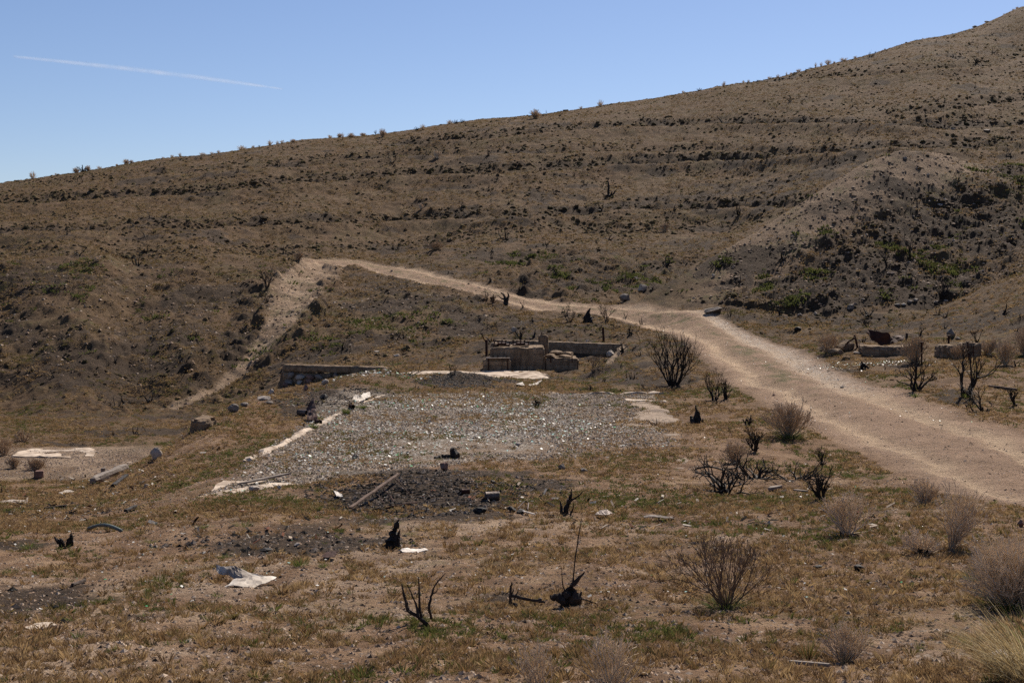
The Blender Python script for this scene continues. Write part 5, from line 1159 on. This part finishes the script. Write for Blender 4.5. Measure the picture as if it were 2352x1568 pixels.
for i, (u, v, h, w, k) in enumerate(SK):
    t_ = (u - UC) / F; col_i = int(np.argmin(np.abs(tcols - t_)))
    vv_ = (VH - F * Z[:, col_i] / YR)[START:]; vmin = vv_.min()
    p = at(u, max(v, vmin + 0.4))
    o = link("skyline_shrub", SKM[k][i % 4]); o.location = p - Vector((0, 0, 0.08)); W = px_size(p.y, w) * 1.35; Hh = px_size(p.y, h) * 1.15 + 0.08
    o.scale = (W, W, Hh); o.rotation_euler = (0, 0, random.uniform(0, 6.28)); tag(o, SKN[k][0], "shrub", SKN[k][1])

# small tinted tufts of taller grass
GR = [(0.10, 0.13, 0.03), (0.14, 0.16, 0.04), (0.07, 0.10, 0.03)]; STRAW = [(0.42, 0.32, 0.16), (0.34, 0.25, 0.12), (0.28, 0.20, 0.10)]
RED = [(0.20, 0.11, 0.05), (0.24, 0.14, 0.06), (0.13, 0.10, 0.04)]
pc = at(2275, 1540)
grass_clump("large straw coloured grass clump in the bottom right corner", 0, 0, 270, 330, 91, 620, STRAW + [(0.5, 0.42, 0.26)], lean=(-0.75, 0.0), wid=0.0022, p=pc + Vector((0.05, -0.35, 0)))
grass_clump("broad green blades inside the straw grass clump", 0, 0, 200, 220, 92, 120, GR, lean=(-0.25, 0.05), wid=0.004, p=pc + Vector((0.22, -0.1, 0)))
grass_clump("rusty brown upright weed tuft beside the small grey shrub", 1857, 1512, 72, 110, 93, 240, RED + GR[:1], wid=0.0018)
grass_clump("green grass around the base of the open round shrub", 1665, 1398, 42, 190, 94, 260, GR, wid=0.0025)
grass_clump("dark green grass under the large domed grey shrub", 2300, 1398, 50, 220, 95, 300, GR + RED[2:], wid=0.0025)
for i, (u, v, h, w, n_) in enumerate([(180,1466,34,52,60),(365,1336,30,60,80),(338,1375,26,60,70),(690,1298,34,80,110),(745,1305,24,50,60),(500,1372,22,50,50),(385,1480,20,40,50),(265,1490,20,34,50),(420,1478,26,60,60),(330,1415,24,40,40),(520,1282,14,60,120),(345,1246,16,60,90),(70,1262,18,80,120),(20,1320,22,60,80),(560,1210,16,90,160),(470,1214,14,70,120),(1745,1176,22,60,120),(1340,1205,14,60,80),(940,1232,14,50,70),(905,1205,12,60,110),(1050,1202,8,24,50),(1190,1156,10,30,70),(2020,1100,16,80,160),(1960,1096,14,70,140),(1300,1196,18,50,60),(1812,1008,26,130,240),(1700,1160,10,60,70),(720,985,22,36,120),(735,965,14,30,80),(795,952,22,34,120),(830,938,12,50,120),(2218,915,18,40,60),(2105,912,14,50,60),(1480,612,7,40,70),(1240,1470,18,70,60),(1130,1395,12,80,90),(1000,1420,12,60,60),(2235,1330,30,100,120),(1985,1480,22,60,60),(1590,1420,14,70,60),(2275,1575,60,80,40)]):
    grass_clump("low green grass tuft growing from the scorched soil", u, v, h, w, 700 + i, n_, GR + [(0.17, 0.17, 0.06)], wid=0.0028 * max(1, at(u, v).y / 12), group="green grass tufts on the scorched soil")

# contrail
ct = MB(); Dc = 9000.0
c0 = Vector((wx(30, Dc), Dc, wz(130, Dc))); c1 = Vector((wx(650, Dc), Dc, wz(209, Dc))); N = 40; pts = []; rs = []
for i in range(N + 1):
    f = i / N; pts.append(c0.lerp(c1, f) + Vector((0, 0, 18 * math.sin(f * 2.4)))); rs.append(4.0 + 17 * (0.45 + 0.55 * math.sin(f * 3.0)) * (0.4 + 0.6 * min(1, (1 - f) * 6)))
ct.tube(pts, rs, 8)
g = NT("contrail_vapour"); df = g.n('ShaderNodeBsdfDiffuse'); df.inputs[0].default_value = (0.9, 0.9, 0.9, 1); tl = g.n('ShaderNodeBsdfTranslucent'); tl.inputs[0].default_value = (0.9, 0.9, 0.9, 1)
ad = g.n('ShaderNodeMixShader'); ad.inputs[0].default_value = 0.5; g.l(df.outputs[0], ad.inputs[1]); g.l(tl.outputs[0], ad.inputs[2])
lw = g.n('ShaderNodeLayerWeight'); lw.inputs[0].default_value = 0.5
fa = g.math('MULTIPLY', g.math('POWER', g.math('SUBTRACT', 1.0, lw.outputs['Facing']), 2.0), g.ramp(g.noise(0.012, 4, 0.6), [(0.3, (0.04, 0.04, 0.04)), (0.7, (0.15, 0.15, 0.15))]))
ts = g.n('ShaderNodeBsdfTransparent'); mx = g.n('ShaderNodeMixShader'); g.l(fa, mx.inputs[0]); g.l(ts.outputs[0], mx.inputs[1]); g.l(ad.outputs[0], mx.inputs[2]); g.l(mx.outputs[0], g.out.inputs[0])
tag(ct.build("contrail", g.m, None, True), "thin straight white contrail in the blue sky at upper left", "contrail")
# ================================================================== GROUND COVER, STONES, GLASS (too many to count)
def maskval(arr, x, y):
    t = x / y
    i = np.clip(np.round(np.interp(t, tcols, np.arange(len(tcols)))).astype(int), 0, len(tcols) - 1)
    j = np.clip(np.round(np.interp(np.log(y), lrows, np.arange(NR))).astype(int), 0, NR - 1)
    return arr[j, i]
VIS = np.zeros(Z.shape, bool)
_v = VH - F * Z / YR[:, None]; _cm = np.minimum.accumulate(np.where(np.arange(NR)[:, None] < START - 60, 1e9, _v), axis=0)
VIS = _v <= _cm + 14
def scatter(n, y0, y1, power=1.0, tmax=0.41):
    """points over the land between two distances; power 1 = even per unit of ground"""
    f = rng.random(n); e = 2 - power
    y = (y0 ** e + f * (y1 ** e - y0 ** e)) ** (1 / e) if abs(e) > 1e-6 else y0 * (y1 / y0) ** f
    t = rng.uniform(-tmax, tmax, n); x = t * y
    return x, y
def tile(V, Fc, X, Y, Zz, S, SZ_, R, tilt=None):
    n = len(X); c, s = np.cos(R), np.sin(R)
    vx = V[None, :, 0] * S[:, None]; vy = V[None, :, 1] * S[:, None]; vz = V[None, :, 2] * SZ_[:, None]
    if tilt is not None:
        vz = vz + vx * tilt[0][:, None] + vy * tilt[1][:, None]
    O = np.stack([vx * c[:, None] - vy * s[:, None] + X[:, None], vx * s[:, None] + vy * c[:, None] + Y[:, None], vz + Zz[:, None]], -1).reshape(-1, 3)
    Fq = (Fc[None] + (np.arange(n) * len(V))[:, None, None]).reshape(-1, Fc.shape[1])
    return O, Fq
def blades_proto(seed, n, spread, hmin, hmax, wid, bend=0.5):
    r = np.random.default_rng(seed); V, Fq = [], []
    for k in range(n):
        an = r.uniform(0, 6.28); q = r.random() ** 0.5 * spread; h = r.uniform(hmin, hmax); sa = r.uniform(0, 3.14); ca, sn = math.cos(sa) * wid, math.sin(sa) * wid
        bx, by = math.cos(an) * q * 0.5, math.sin(an) * q * 0.5; ex, ey = math.cos(an) * (q * .5 + bend * h), math.sin(an) * (q * .5 + bend * h)
        b0 = len(V); V += [(bx - ca, by - sn, -0.02), (bx + ca, by + sn, -0.02), ((bx + ex) / 2 + ca * .8, (by + ey) / 2 + sn * .8, h * 0.65), (ex, ey, h)]
        Fq += [(b0, b0 + 1, b0 + 2), (b0, b0 + 2, b0 + 3)]
    return np.array(V), np.array(Fq)
def cover(name, label, specs, mat=LEAFM):
    Vs, Fs, Ts = [], [], []; off = 0
    for (proto, x, y, s, hs, tint) in specs:
        if len(x) == 0: continue
        O, Fq = tile(proto[0], proto[1], x, y, gz(x, y), s, hs, rng.uniform(0, 6.28, len(x)))
        Vs.append(O); Fs.append(Fq + off); off += len(O)
        tt = np.repeat(tint, len(proto[0]), axis=0) * rng.uniform(0.75, 1.25, (len(O), 1)); Ts.append(tt)
    if not Vs: return
    me = np_mesh(name, np.concatenate(Vs), np.concatenate(Fs), mat, {"tint": np.concatenate(Ts)})
    print(name, len(me.polygons))
    tag(link(name, me), label, None, None, "stuff")
PAL = np.array([(0.145, 0.112, 0.042), (0.225, 0.140, 0.064), (0.26, 0.172, 0.086), (0.10, 0.11, 0.032), (0.36, 0.25, 0.125), (0.19, 0.12, 0.06)])
def tints(n, x, y, gbias):
    f = fbm(x, y, 1.7, 3, 201) + rng.normal(0, 0.35, n) + gbias
    i = np.where(f > 0.45, 3, np.where(f > 0.2, 0, np.where(f > 0.0, 1, np.where(f > -0.25, 2, np.where(rng.random(n) < .5, 4, 5)))))
    return PAL[i]
near_p = [blades_proto(300 + k, 26, 0.9, 0.2, 0.85, 0.045, 0.6) for k in range(6)]
mid_p = [blades_proto(320 + k, 13, 0.9, 0.25, 0.85, 0.075, 0.6) for k in range(5)]
far_p = [blades_proto(340 + k, 7, 1.0, 0.25, 0.85, 0.14, 0.5) for k in range(4)]
def herb_specs():
    out = []
    x, y = scatter(24000, 5.2, 19, 1.4); d = fbm(x, y, 0.45, 3, 211) + 0.5 * fbm(x, y, 4, 2, 215)
    keep = (d > -0.02 - 0.14 * (x > -0.3) + rng.normal(0, 0.15, len(x))) & (maskval(road, x, y) < 0.12) & (rng.random(len(x)) > maskval(char_shade, x, y) * 1.1); x, y = x[keep], y[keep]
    s = (0.03 + 0.065 * rng.random(len(x)) ** 2) * (0.8 + 0.04 * y); h = (0.02 + 0.05 * rng.random(len(x)) ** 2) * (0.9 + 0.03 * y)
    k = rng.integers(0, 6, len(x))
    for j in range(6): m = k == j; out.append((near_p[j], x[m], y[m], s[m], h[m], tints(m.sum(), x[m], y[m], -0.12)))
    x, y = scatter(85000, 17, 56, 1.2); d = fbm(x, y, 1.6, 3, 221)
    keep = (d > -0.18 + rng.normal(0, 0.16, len(x))) & (maskval(road, x, y) < 0.15) & (rng.random(len(x)) > np.where(y < 24, 1.3, 0.9) * maskval(char_shade, x, y)) & (rng.random(len(x)) > maskval(onslab, x, y) * np.where((fbm(x, y, 1.6, 3, 281) > 0.22) | ((y > 33) & (x < 1)), 0.42, 0.9)) & (maskval(lslab, x, y) < .3) & maskval(VIS, x, y) & (maskval(gul, x, y) < .4); x, y = x[keep], y[keep]
    s = rng.uniform(0.05, 0.11, len(x)) * np.interp(y, [18, 40], [1, 1.5]); h = rng.uniform(0.025, 0.065, len(x)) * np.interp(y, [18, 40], [1, 1.5]); k = rng.integers(0, 5, len(x))
    for j in range(5): m = k == j; out.append((mid_p[j], x[m], y[m], s[m], h[m], tints(m.sum(), x[m], y[m], -0.02)))
    return out
cover("low_herbs", "low green and brown herbs scattered over the foreground soil", herb_specs())
def hill_specs():
    out = []
    x, y = scatter(170000, 54, 168, 1.25); d = fbm(x, y, 2.2, 3, 231)
    keep = (d > -0.12 + rng.normal(0, 0.22, len(x))) & (rng.random(len(x)) > 0.93 * maskval(ridge, x, y)) & (maskval(road, x, y) < 0.15) & (rng.random(len(x)) > maskval(char_shade, x, y) * 0.95) & (maskval(gul, x, y) < .4) & maskval(VIS, x, y); x, y = x[keep], y[keep]
    s = rng.uniform(0.10, 0.24, len(x)); h = rng.uniform(0.04, 0.13, len(x)); k = rng.integers(0, 4, len(x))
    g_ = maskval(green, x, y)
    for j in range(4):
        m = k == j; tt = tints(m.sum(), x[m], y[m], -0.15 + 0.7 * g_[m]); tt = tt * 0.45 + 0.55 * np.array([0.13, 0.092, 0.045]); out.append((far_p[j], x[m], y[m], s[m], h[m], tt))
    return out
cover("hill_grass", "short dry grass and green clumps covering the hillside and mound", hill_specs())
# low humps of matted grass and soil clods that catch the light on the far slopes
def hump_proto(seed):
    r = np.random.default_rng(seed); V = [(0, 0, 1.0)]; Fq = []
    n = 7
    for ring, (rr, zz) in enumerate([(0.55, 0.8), (1.0, -0.25)]):
        for k in range(n):
            a = 6.2832 * (k + 0.5 * ring) / n; q = rr * r.uniform(0.7, 1.3); V.append((q * math.cos(a), q * math.sin(a), zz * r.uniform(0.7, 1.25) if zz > 0 else zz))
    for k in range(n):
        k2 = (k + 1) % n; Fq.append((0, 1 + k, 1 + k2)); Fq.append((1 + k, 1 + n + k, 1 + k2)); Fq.append((1 + k2, 1 + n + k, 1 + n + k2))
    return np.array(V), np.array(Fq)
HP = [hump_proto(600 + k) for k in range(5)]
def humps():
    out = []
    x, y = scatter(95000, 52, 165, 1.3)
    bd = maskval(bandv, x, y); dens = 0.10 + 0.30 * (fbm(x, y, 3.5, 3, 271) > 0.05) + 0.6 * bd + 0.35 * maskval(mnd, x, y)
    dens = dens * (1 - 0.95 * maskval(ridge, x, y)) * (1 - 0.6 * maskval(slope_l, x, y))
    keep = (rng.random(len(x)) < dens * 0.75) & (maskval(road, x, y) < .1) & (maskval(gul, x, y) < .3) & maskval(VIS, x, y); x, y = x[keep], y[keep]; bd = bd[keep]
    n = len(x); s = (0.04 + 0.12 * rng.random(n) ** 2) * (1 + 0.6 * bd) * np.interp(y, [55, 110], [0.85, 1.15]); h = s * rng.uniform(0.3, 0.7, n)
    dk = maskval(char_shade, x, y)[:, None]
    tt = np.array([(0.13, 0.086, 0.043), (0.115, 0.079, 0.037), (0.16, 0.107, 0.057), (0.105, 0.080, 0.033)])[rng.integers(0, 4, n)]; tt = tt * (1 - 0.62 * dk) * rng.uniform(0.75, 1.2, (n, 1))
    k = rng.integers(0, 5, n)
    for j in range(5):
        m = k == j; out.append((HP[j], x[m], y[m], s[m], h[m], tt[m]))
    return out
cover("grass_humps", "low humps of matted dry grass and clods on the far slopes", humps(), STONEM)
# bright green patches on the mound and in the hollow
def bright():
    x, y = scatter(60000, 55, 86, 1.0); g_ = fbm(x, y, 1.3, 3, 241) + 0.35 * fbm(x, y, 6, 2, 245)
    zone_ = np.maximum(maskval(mnd, x, y), np.maximum(maskval(basin, x, y), 0.35 * maskval(slope_l, x, y)))
    keep = (g_ > 0.42) & (rng.random(len(x)) < zone_) & (maskval(road, x, y) < .1) & maskval(VIS, x, y); x, y = x[keep], y[keep]
    n = len(x); s = rng.uniform(0.16, 0.34, n); h = rng.uniform(0.08, 0.2, n)
    tt = np.array([(0.085, 0.095, 0.030)]) * rng.uniform(0.6, 1.3, (n, 1)); return [(far_p[0], x, y, s, h, tt)]
cover("green_weeds", "bright green weeds growing on the dark mound and hollow", bright())

OCT = (np.array([(1, 0, 0), (-.9, .1, 0), (0, 1, .1), (.1, -1, 0), (0, 0, .75), (0, 0, -.5)], float), np.array([(0, 2, 4), (2, 1, 4), (1, 3, 4), (3, 0, 4), (2, 0, 5), (1, 2, 5), (3, 1, 5), (0, 3, 5)]))
OCT[0][:, :] *= 1.0
def stones(name, label, lst, mat=STONEM):
    cover(name, label, lst, mat)
def st(x, y, smin, smax, cols, power=2.5):
    n = len(x); s = smin + (smax - smin) * rng.random(n) ** power; c = np.array(cols)[rng.integers(0, len(cols), n)] * rng.uniform(0.7, 1.3, (n, 1))
    return (OCT, x, y, s, s * rng.uniform(0.5, 1.0, n), c)
SOILC = [(0.16, 0.11, 0.075), (0.24, 0.17, 0.12), (0.10, 0.068, 0.045), (0.32, 0.25, 0.19)]
x, y = scatter(60000, 5.2, 24, 1.4); k = (maskval(road, x, y) < .3); x, y = x[k], y[k]
x2, y2 = scatter(26000, 12, 62, 1.3); k = maskval(road, x2, y2) > .35; x2, y2 = x2[k], y2[k]
x3, y3 = scatter(45000, 52, 88, 1.0); k = (maskval(mnd, x3, y3) + maskval(slope_l, x3, y3) * .5 + maskval(gul, x3, y3)) > rng.random(len(x3)); x3, y3 = x3[k], y3[k]
stones("pebbles", "loose pebbles and clods on the soil and the dirt road", [st(x, y, 0.004, 0.028, SOILC, 3), st(x2, y2, 0.006, 0.035, SOILC + [(0.42, 0.33, 0.24)], 4), st(x3, y3, 0.02, 0.12, SOILC, 3.5)])
# grit and broken glass over the floor
n = 70000
x = rng.uniform(-4.7, 4.4, n); y = 19.4 + (37.6 - 19.4) * rng.random(n)
k = (maskval(char_shade, x, y) < 0.5) & (fbm(x, y, 1.8, 3, 251) > -0.45) & (maskval(onslab, x, y) > rng.random(n) * 0.8); x, y = x[k], y[k]
GR2 = [(0.12, 0.09, 0.065), (0.22, 0.175, 0.13), (0.31, 0.255, 0.20), (0.16, 0.115, 0.08), (0.42, 0.36, 0.29)]
xe = rng.uniform(-19, -9.4, 9000); ye = rng.uniform(33.4, 39, 9000); ke = (fbm(xe, ye, 2.0, 3, 255) > -0.15) | (xe > -13); xe, ye = xe[ke], ye[ke]
xg = rng.uniform(-4, 1, 9000); yg = rng.uniform(38, 43, 9000); kg = maskval(char_shade, xg, yg) > 0.2; xg, yg = xg[kg], yg[kg]
stones("floor_gravel", "grey gravel and grit spread over the concrete floors", [st(x, y, 0.012, 0.042, GR2, 2), st(xe, ye, 0.012, 0.04, [(0.2, 0.15, 0.115), (0.28, 0.22, 0.17), (0.13, .1, .08)], 2), st(xg, yg, 0.015, 0.05, [(0.05, .045, .04), (0.13, .11, .09)], 2)])
QUAD = (np.array([(-1, -.6, 0), (.8, -.8, 0), (1.0, .5, 0), (-.5, .9, 0)], float), np.array([(0, 1, 2), (0, 2, 3)]))
def glass(name, label, groups):
    Vs, Fs, Ts = [], [], []; off = 0
    for (x, y, s) in groups:
        n = len(x); t1 = rng.normal(0, 0.22, n); t2 = rng.normal(0, 0.22, n)
        O, Fq = tile(QUAD[0], QUAD[1], x, y, gz(x, y) + 0.015 + rng.uniform(0, 0.025, n), s, s, rng.uniform(0, 6.28, n), (t1, t2))
        c = np.tile(np.array([[0.35, 0.34, 0.31]]), (n, 1)) * rng.uniform(0.35, 1.7, (n, 1)); gsel = rng.random(n); c[gsel < 0.06] = (0.05, 0.30, 0.12); c[(gsel > 0.06) & (gsel < 0.14)] = (0.30, 0.52, 0.47); c[(gsel > .14) & (gsel < .2)] = (0.2, 0.13, 0.07)
        Vs.append(O); Fs.append(Fq + off); off += len(O); Ts.append(np.repeat(c, 4, axis=0))
    me = np_mesh(name, np.concatenate(Vs), np.concatenate(Fs), GLASSM, {"tint": np.concatenate(Ts)})
    tag(link(name, me), label, None, None, "stuff")
n = 34000
x = rng.uniform(-4.7, 4.4, n); y = 19.6 + (37.2 - 19.6) * rng.random(n) ** 0.9
dens = np.clip(0.28 + 1.9 * fbm(x, y, 2.4, 4, 261), 0.04, 1) * (1 - 0.8 * sstep(1.0, 3.5, x)) * maskval(onslab, x, y) * (1 - 0.7 * sstep(33.5, 36, y))
k = (rng.random(n) < dens) & (maskval(char_shade, x, y) < 0.6); x, y = x[k], y[k]
x4 = rng.normal(wx(1985, 41.0), 1.0, 400); y4 = rng.normal(41.2, 0.35, 400)
x5, y5 = scatter(1100, 10, 36, 1.2, 0.38); k = maskval(road, x5, y5) < .2; x5, y5 = x5[k], y5[k]
x6 = rng.normal(-4.1, 0.8, 300); y6 = rng.normal(40.3, 0.5, 300)
s6, _ = x6, y6
xr, yr = scatter(2500, 28, 58, 1.2, 0.38); kr = maskval(road, xr, yr) > .3; xr, yr = xr[kr], yr[kr]
glass("broken_glass", "countless glittering shards of broken window glass on the floor", [(x, y, 0.006 + 0.024 * rng.random(len(x)) ** 2.5), (x4, y4, rng.uniform(0.01, 0.028, 400)), (x5, y5, 0.004 + 0.014 * rng.random(len(x5)) ** 2), (x6, y6, rng.uniform(0.015, 0.05, 300)), (xr, yr, rng.uniform(0.008, 0.02, len(xr)))])
# splinters, tin and plaster scraps strewn over the left bank and round the ruins
def scraps():
    xs, ys_ = [], []
    for (u, v, ru, rv, n_) in [(150, 1150, 170, 50, 420), (300, 1110, 120, 30, 160), (700, 905, 130, 40, 260), (620, 935, 60, 30, 90), (1120, 1150, 160, 45, 200), (1500, 1180, 260, 40, 160), (560, 1210, 280, 40, 200), (2050, 850, 220, 25, 220), (2000, 880, 100, 20, 60), (480, 1000, 100, 50, 90), (1900, 1180, 200, 60, 160)]:
        for k in range(n_):
            a = rng.uniform(0, 6.28); q = math.sqrt(rng.random()); p = at(u + ru * q * math.cos(a), v + rv * q * math.sin(a)); xs.append(p.x); ys_.append(p.y)
    x = np.array(xs); y = np.array(ys_); n = len(x); s = (0.010 + 0.055 * rng.random(n) ** 4)
    cols = np.array([(0.38, 0.34, 0.28), (0.32, 0.26, 0.20), (0.02, 0.017, 0.015), (0.05, 0.035, 0.025), (0.14, 0.06, 0.035), (0.40, 0.36, 0.31), (0.03, 0.025, 0.02)])[rng.integers(0, 7, n)]
    return x, y, s, cols
x, y, s, cols = scraps(); n = len(x); t1 = rng.normal(0, 0.35, n); t2 = rng.normal(0, 0.35, n)
SL = (np.array([(-1, -.25, 0), (.9, -.35, .1), (1.1, .2, 0), (-.7, .35, -.05), (-1, -.25, .12), (.9, -.35, .22), (1.1, .2, .12), (-.7, .35, .08)], float), np.array([(4, 5, 6), (4, 6, 7), (0, 1, 5), (0, 5, 4), (1, 2, 6), (1, 6, 5), (2, 3, 7), (2, 7, 6), (3, 0, 4), (3, 4, 7)]))
O_, F_ = tile(SL[0], SL[1], x, y, gz(x, y) + 0.02, s, s, rng.uniform(0, 6.28, n), (t1, t2))
tag(link("scrap_bits", np_mesh("scrap_bits", O_, F_, STONEM, {"tint": np.repeat(cols, 8, axis=0)})), "small splinters and scraps strewn over the banks and ruins", None, None, "stuff")
# charcoal crumbs on the ash heap and the burnt strips
def crumbs():
    L_ = []
    for (u, v, ru, rv, n_) in [(950, 1135, 250, 55, 5200), (660, 1250, 330, 30, 600), (760, 912, 150, 22, 1400), (60, 1400, 150, 50, 60), (140, 1160, 150, 30, 700), (1230, 1120, 90, 30, 300)]:
        for k in range(n_):
            a = rng.uniform(0, 6.28); q = math.sqrt(rng.random()); L_.append((u + ru * q * math.cos(a), v + rv * q * math.sin(a)))
    A_ = np.array(L_); t = (A_[:, 0] - UC) / F; xs, ys_ = [], []
    for (u, v) in L_:
        p = at(u, v); xs.append(p.x); ys_.append(p.y)
    return np.array(xs), np.array(ys_)
x, y = crumbs(); stones("charcoal_bits", "black crumbs of charcoal on the ash heap and burnt soil", [st(x, y, 0.007, 0.05, [(0.012, 0.011, 0.010), (0.03, 0.025, 0.022), (0.05, 0.04, 0.035), (0.12, 0.10, 0.085)], 3)])
scene.cycles.use_denoising = False

# ================================================================== every small stump, shrub and tuft gets a label of its own
from bpy_extras.object_utils import world_to_camera_view
def uv_of(o):
    p = o.matrix_world.translation if o.matrix_world.translation.length > 0.01 else o.location
    p = o.location
    return (UC + F * p.x / p.y, VH - F * (p.z - EYE) / p.y)
LM = [("the tall thin burnt snag", 1397, 440), ("the wide open burnt shrub", 901, 365), ("the upper left burnt shrub", 640, 380), ("the pale terrace edge shrub", 224, 600), ("the dark twiggy shrub of the gully", 612, 650),
  ("the gully mouth", 360, 935), ("the skyline's dark middle rock", 1299, 256), ("the skyline's upper right rocks", 2255, 44), ("the grey blue block", 2268, 300), ("the rounded mound top", 2079, 350), ("the middle bench brush patch", 1000, 570),
  ("the pale bench shrubs", 1508, 530), ("the pale rounded boulder", 1475, 665), ("the road bend boulder", 1639, 715), ("the burnt tree at the mound foot", 2161, 670), ("the mound's black bush", 2089, 570), ("the bent rusty sheet", 2040, 780),
  ("the cracked concrete block", 2200, 800), ("the machine block", 1190, 815), ("the retaining wall post", 1386, 770), ("the low foundation", 1295, 835), ("the large black burnt shrub", 1546, 840), ("the stone wall", 760, 860), ("the concrete pad", 1050, 862),
  ("the left bank block", 458, 975), ("the lower left slab", 200, 1050), ("the forked road top", 840, 605), ("the thick forked stump", 1163, 690), ("the crumpled sheet", 565, 1335), ("the horn shaped stump", 904, 1225), ("the ash heap", 960, 1130),
  ("the hose piece", 240, 1220), ("the open round dried shrub", 1668, 1330), ("the charred prongs at left", 148, 1245), ("the straw grass clump", 2250, 1500), ("the left kerb", 740, 985), ("the tan can heap", 750, 945), ("the bare stems shrub in front", 965, 1390), ("the forked foreground stump", 1305, 1150),
  ("the tall forked burnt shrub", 2216, 860), ("the hill's left edge", 30, 470), ("the left hill foot", 60, 760), ("the pale dry tuft", 1003, 360), ("the right hillside bench", 1900, 292), ("the upper right slope", 2150, 180), ("the road verge shrub", 1733, 1010)]
ORD = ["nearest", "second nearest", "third nearest", "fourth nearest", "fifth nearest", "sixth nearest", "seventh nearest", "eighth nearest", "ninth nearest", "tenth nearest"]
from collections import defaultdict
cells = defaultdict(list)
for o in list(C.objects):
    if o.parent is None and o.get("group") and o.get("category") in ("stump", "grass tuft", "shrub"):
        u, v = uv_of(o)
        if o["category"] == "shrub": cells[("sky", o["group"])].append((u, o)); continue
        best = min(LM, key=lambda l: math.hypot(l[1] - u, (l[2] - v) * 1.6))
        du, dv = u - best[1], (v - best[2]) * 1.6
        dr = ("right of" if du > 0 else "left of") if abs(du) > abs(dv) else ("below" if dv > 0 else "above")
        cells[(o["category"], best[0], dr)].append((math.hypot(du, dv), o))
TENS = ["first", "second", "third", "fourth", "fifth", "sixth", "seventh", "eighth", "ninth", "tenth", "eleventh", "twelfth", "thirteenth", "fourteenth", "fifteenth", "sixteenth", "seventeenth", "eighteenth", "nineteenth", "twentieth"]
def nth(i):
    if i < 20: return TENS[i]
    t, k = divmod(i + 1, 10); T10 = {2: "twenty", 3: "thirty", 4: "forty", 5: "fifty"}[t]
    return (T10[:-1] + "ieth") if k == 0 else f"{T10}-{TENS[k - 1]}"
for key, L_ in cells.items():
    L_.sort(key=lambda q: q[0])
    for i, (d_, o) in enumerate(L_):
        if key[0] == "sky":
            kd = "pale dry" if "pale" in key[1] else ("dark burnt" if "dark" in key[1] else "bushy tan")
            o["label"] = f"{nth(i)} {kd} shrub from the left standing against the sky"
        else:
            what = ("burnt stump" if i else "small burnt stump") if key[0] == "stump" else "low green grass tuft"
            o["label"] = f"{what} {nth(i) + ' ' if i else ''}nearest {key[1]}, {key[2]} it"
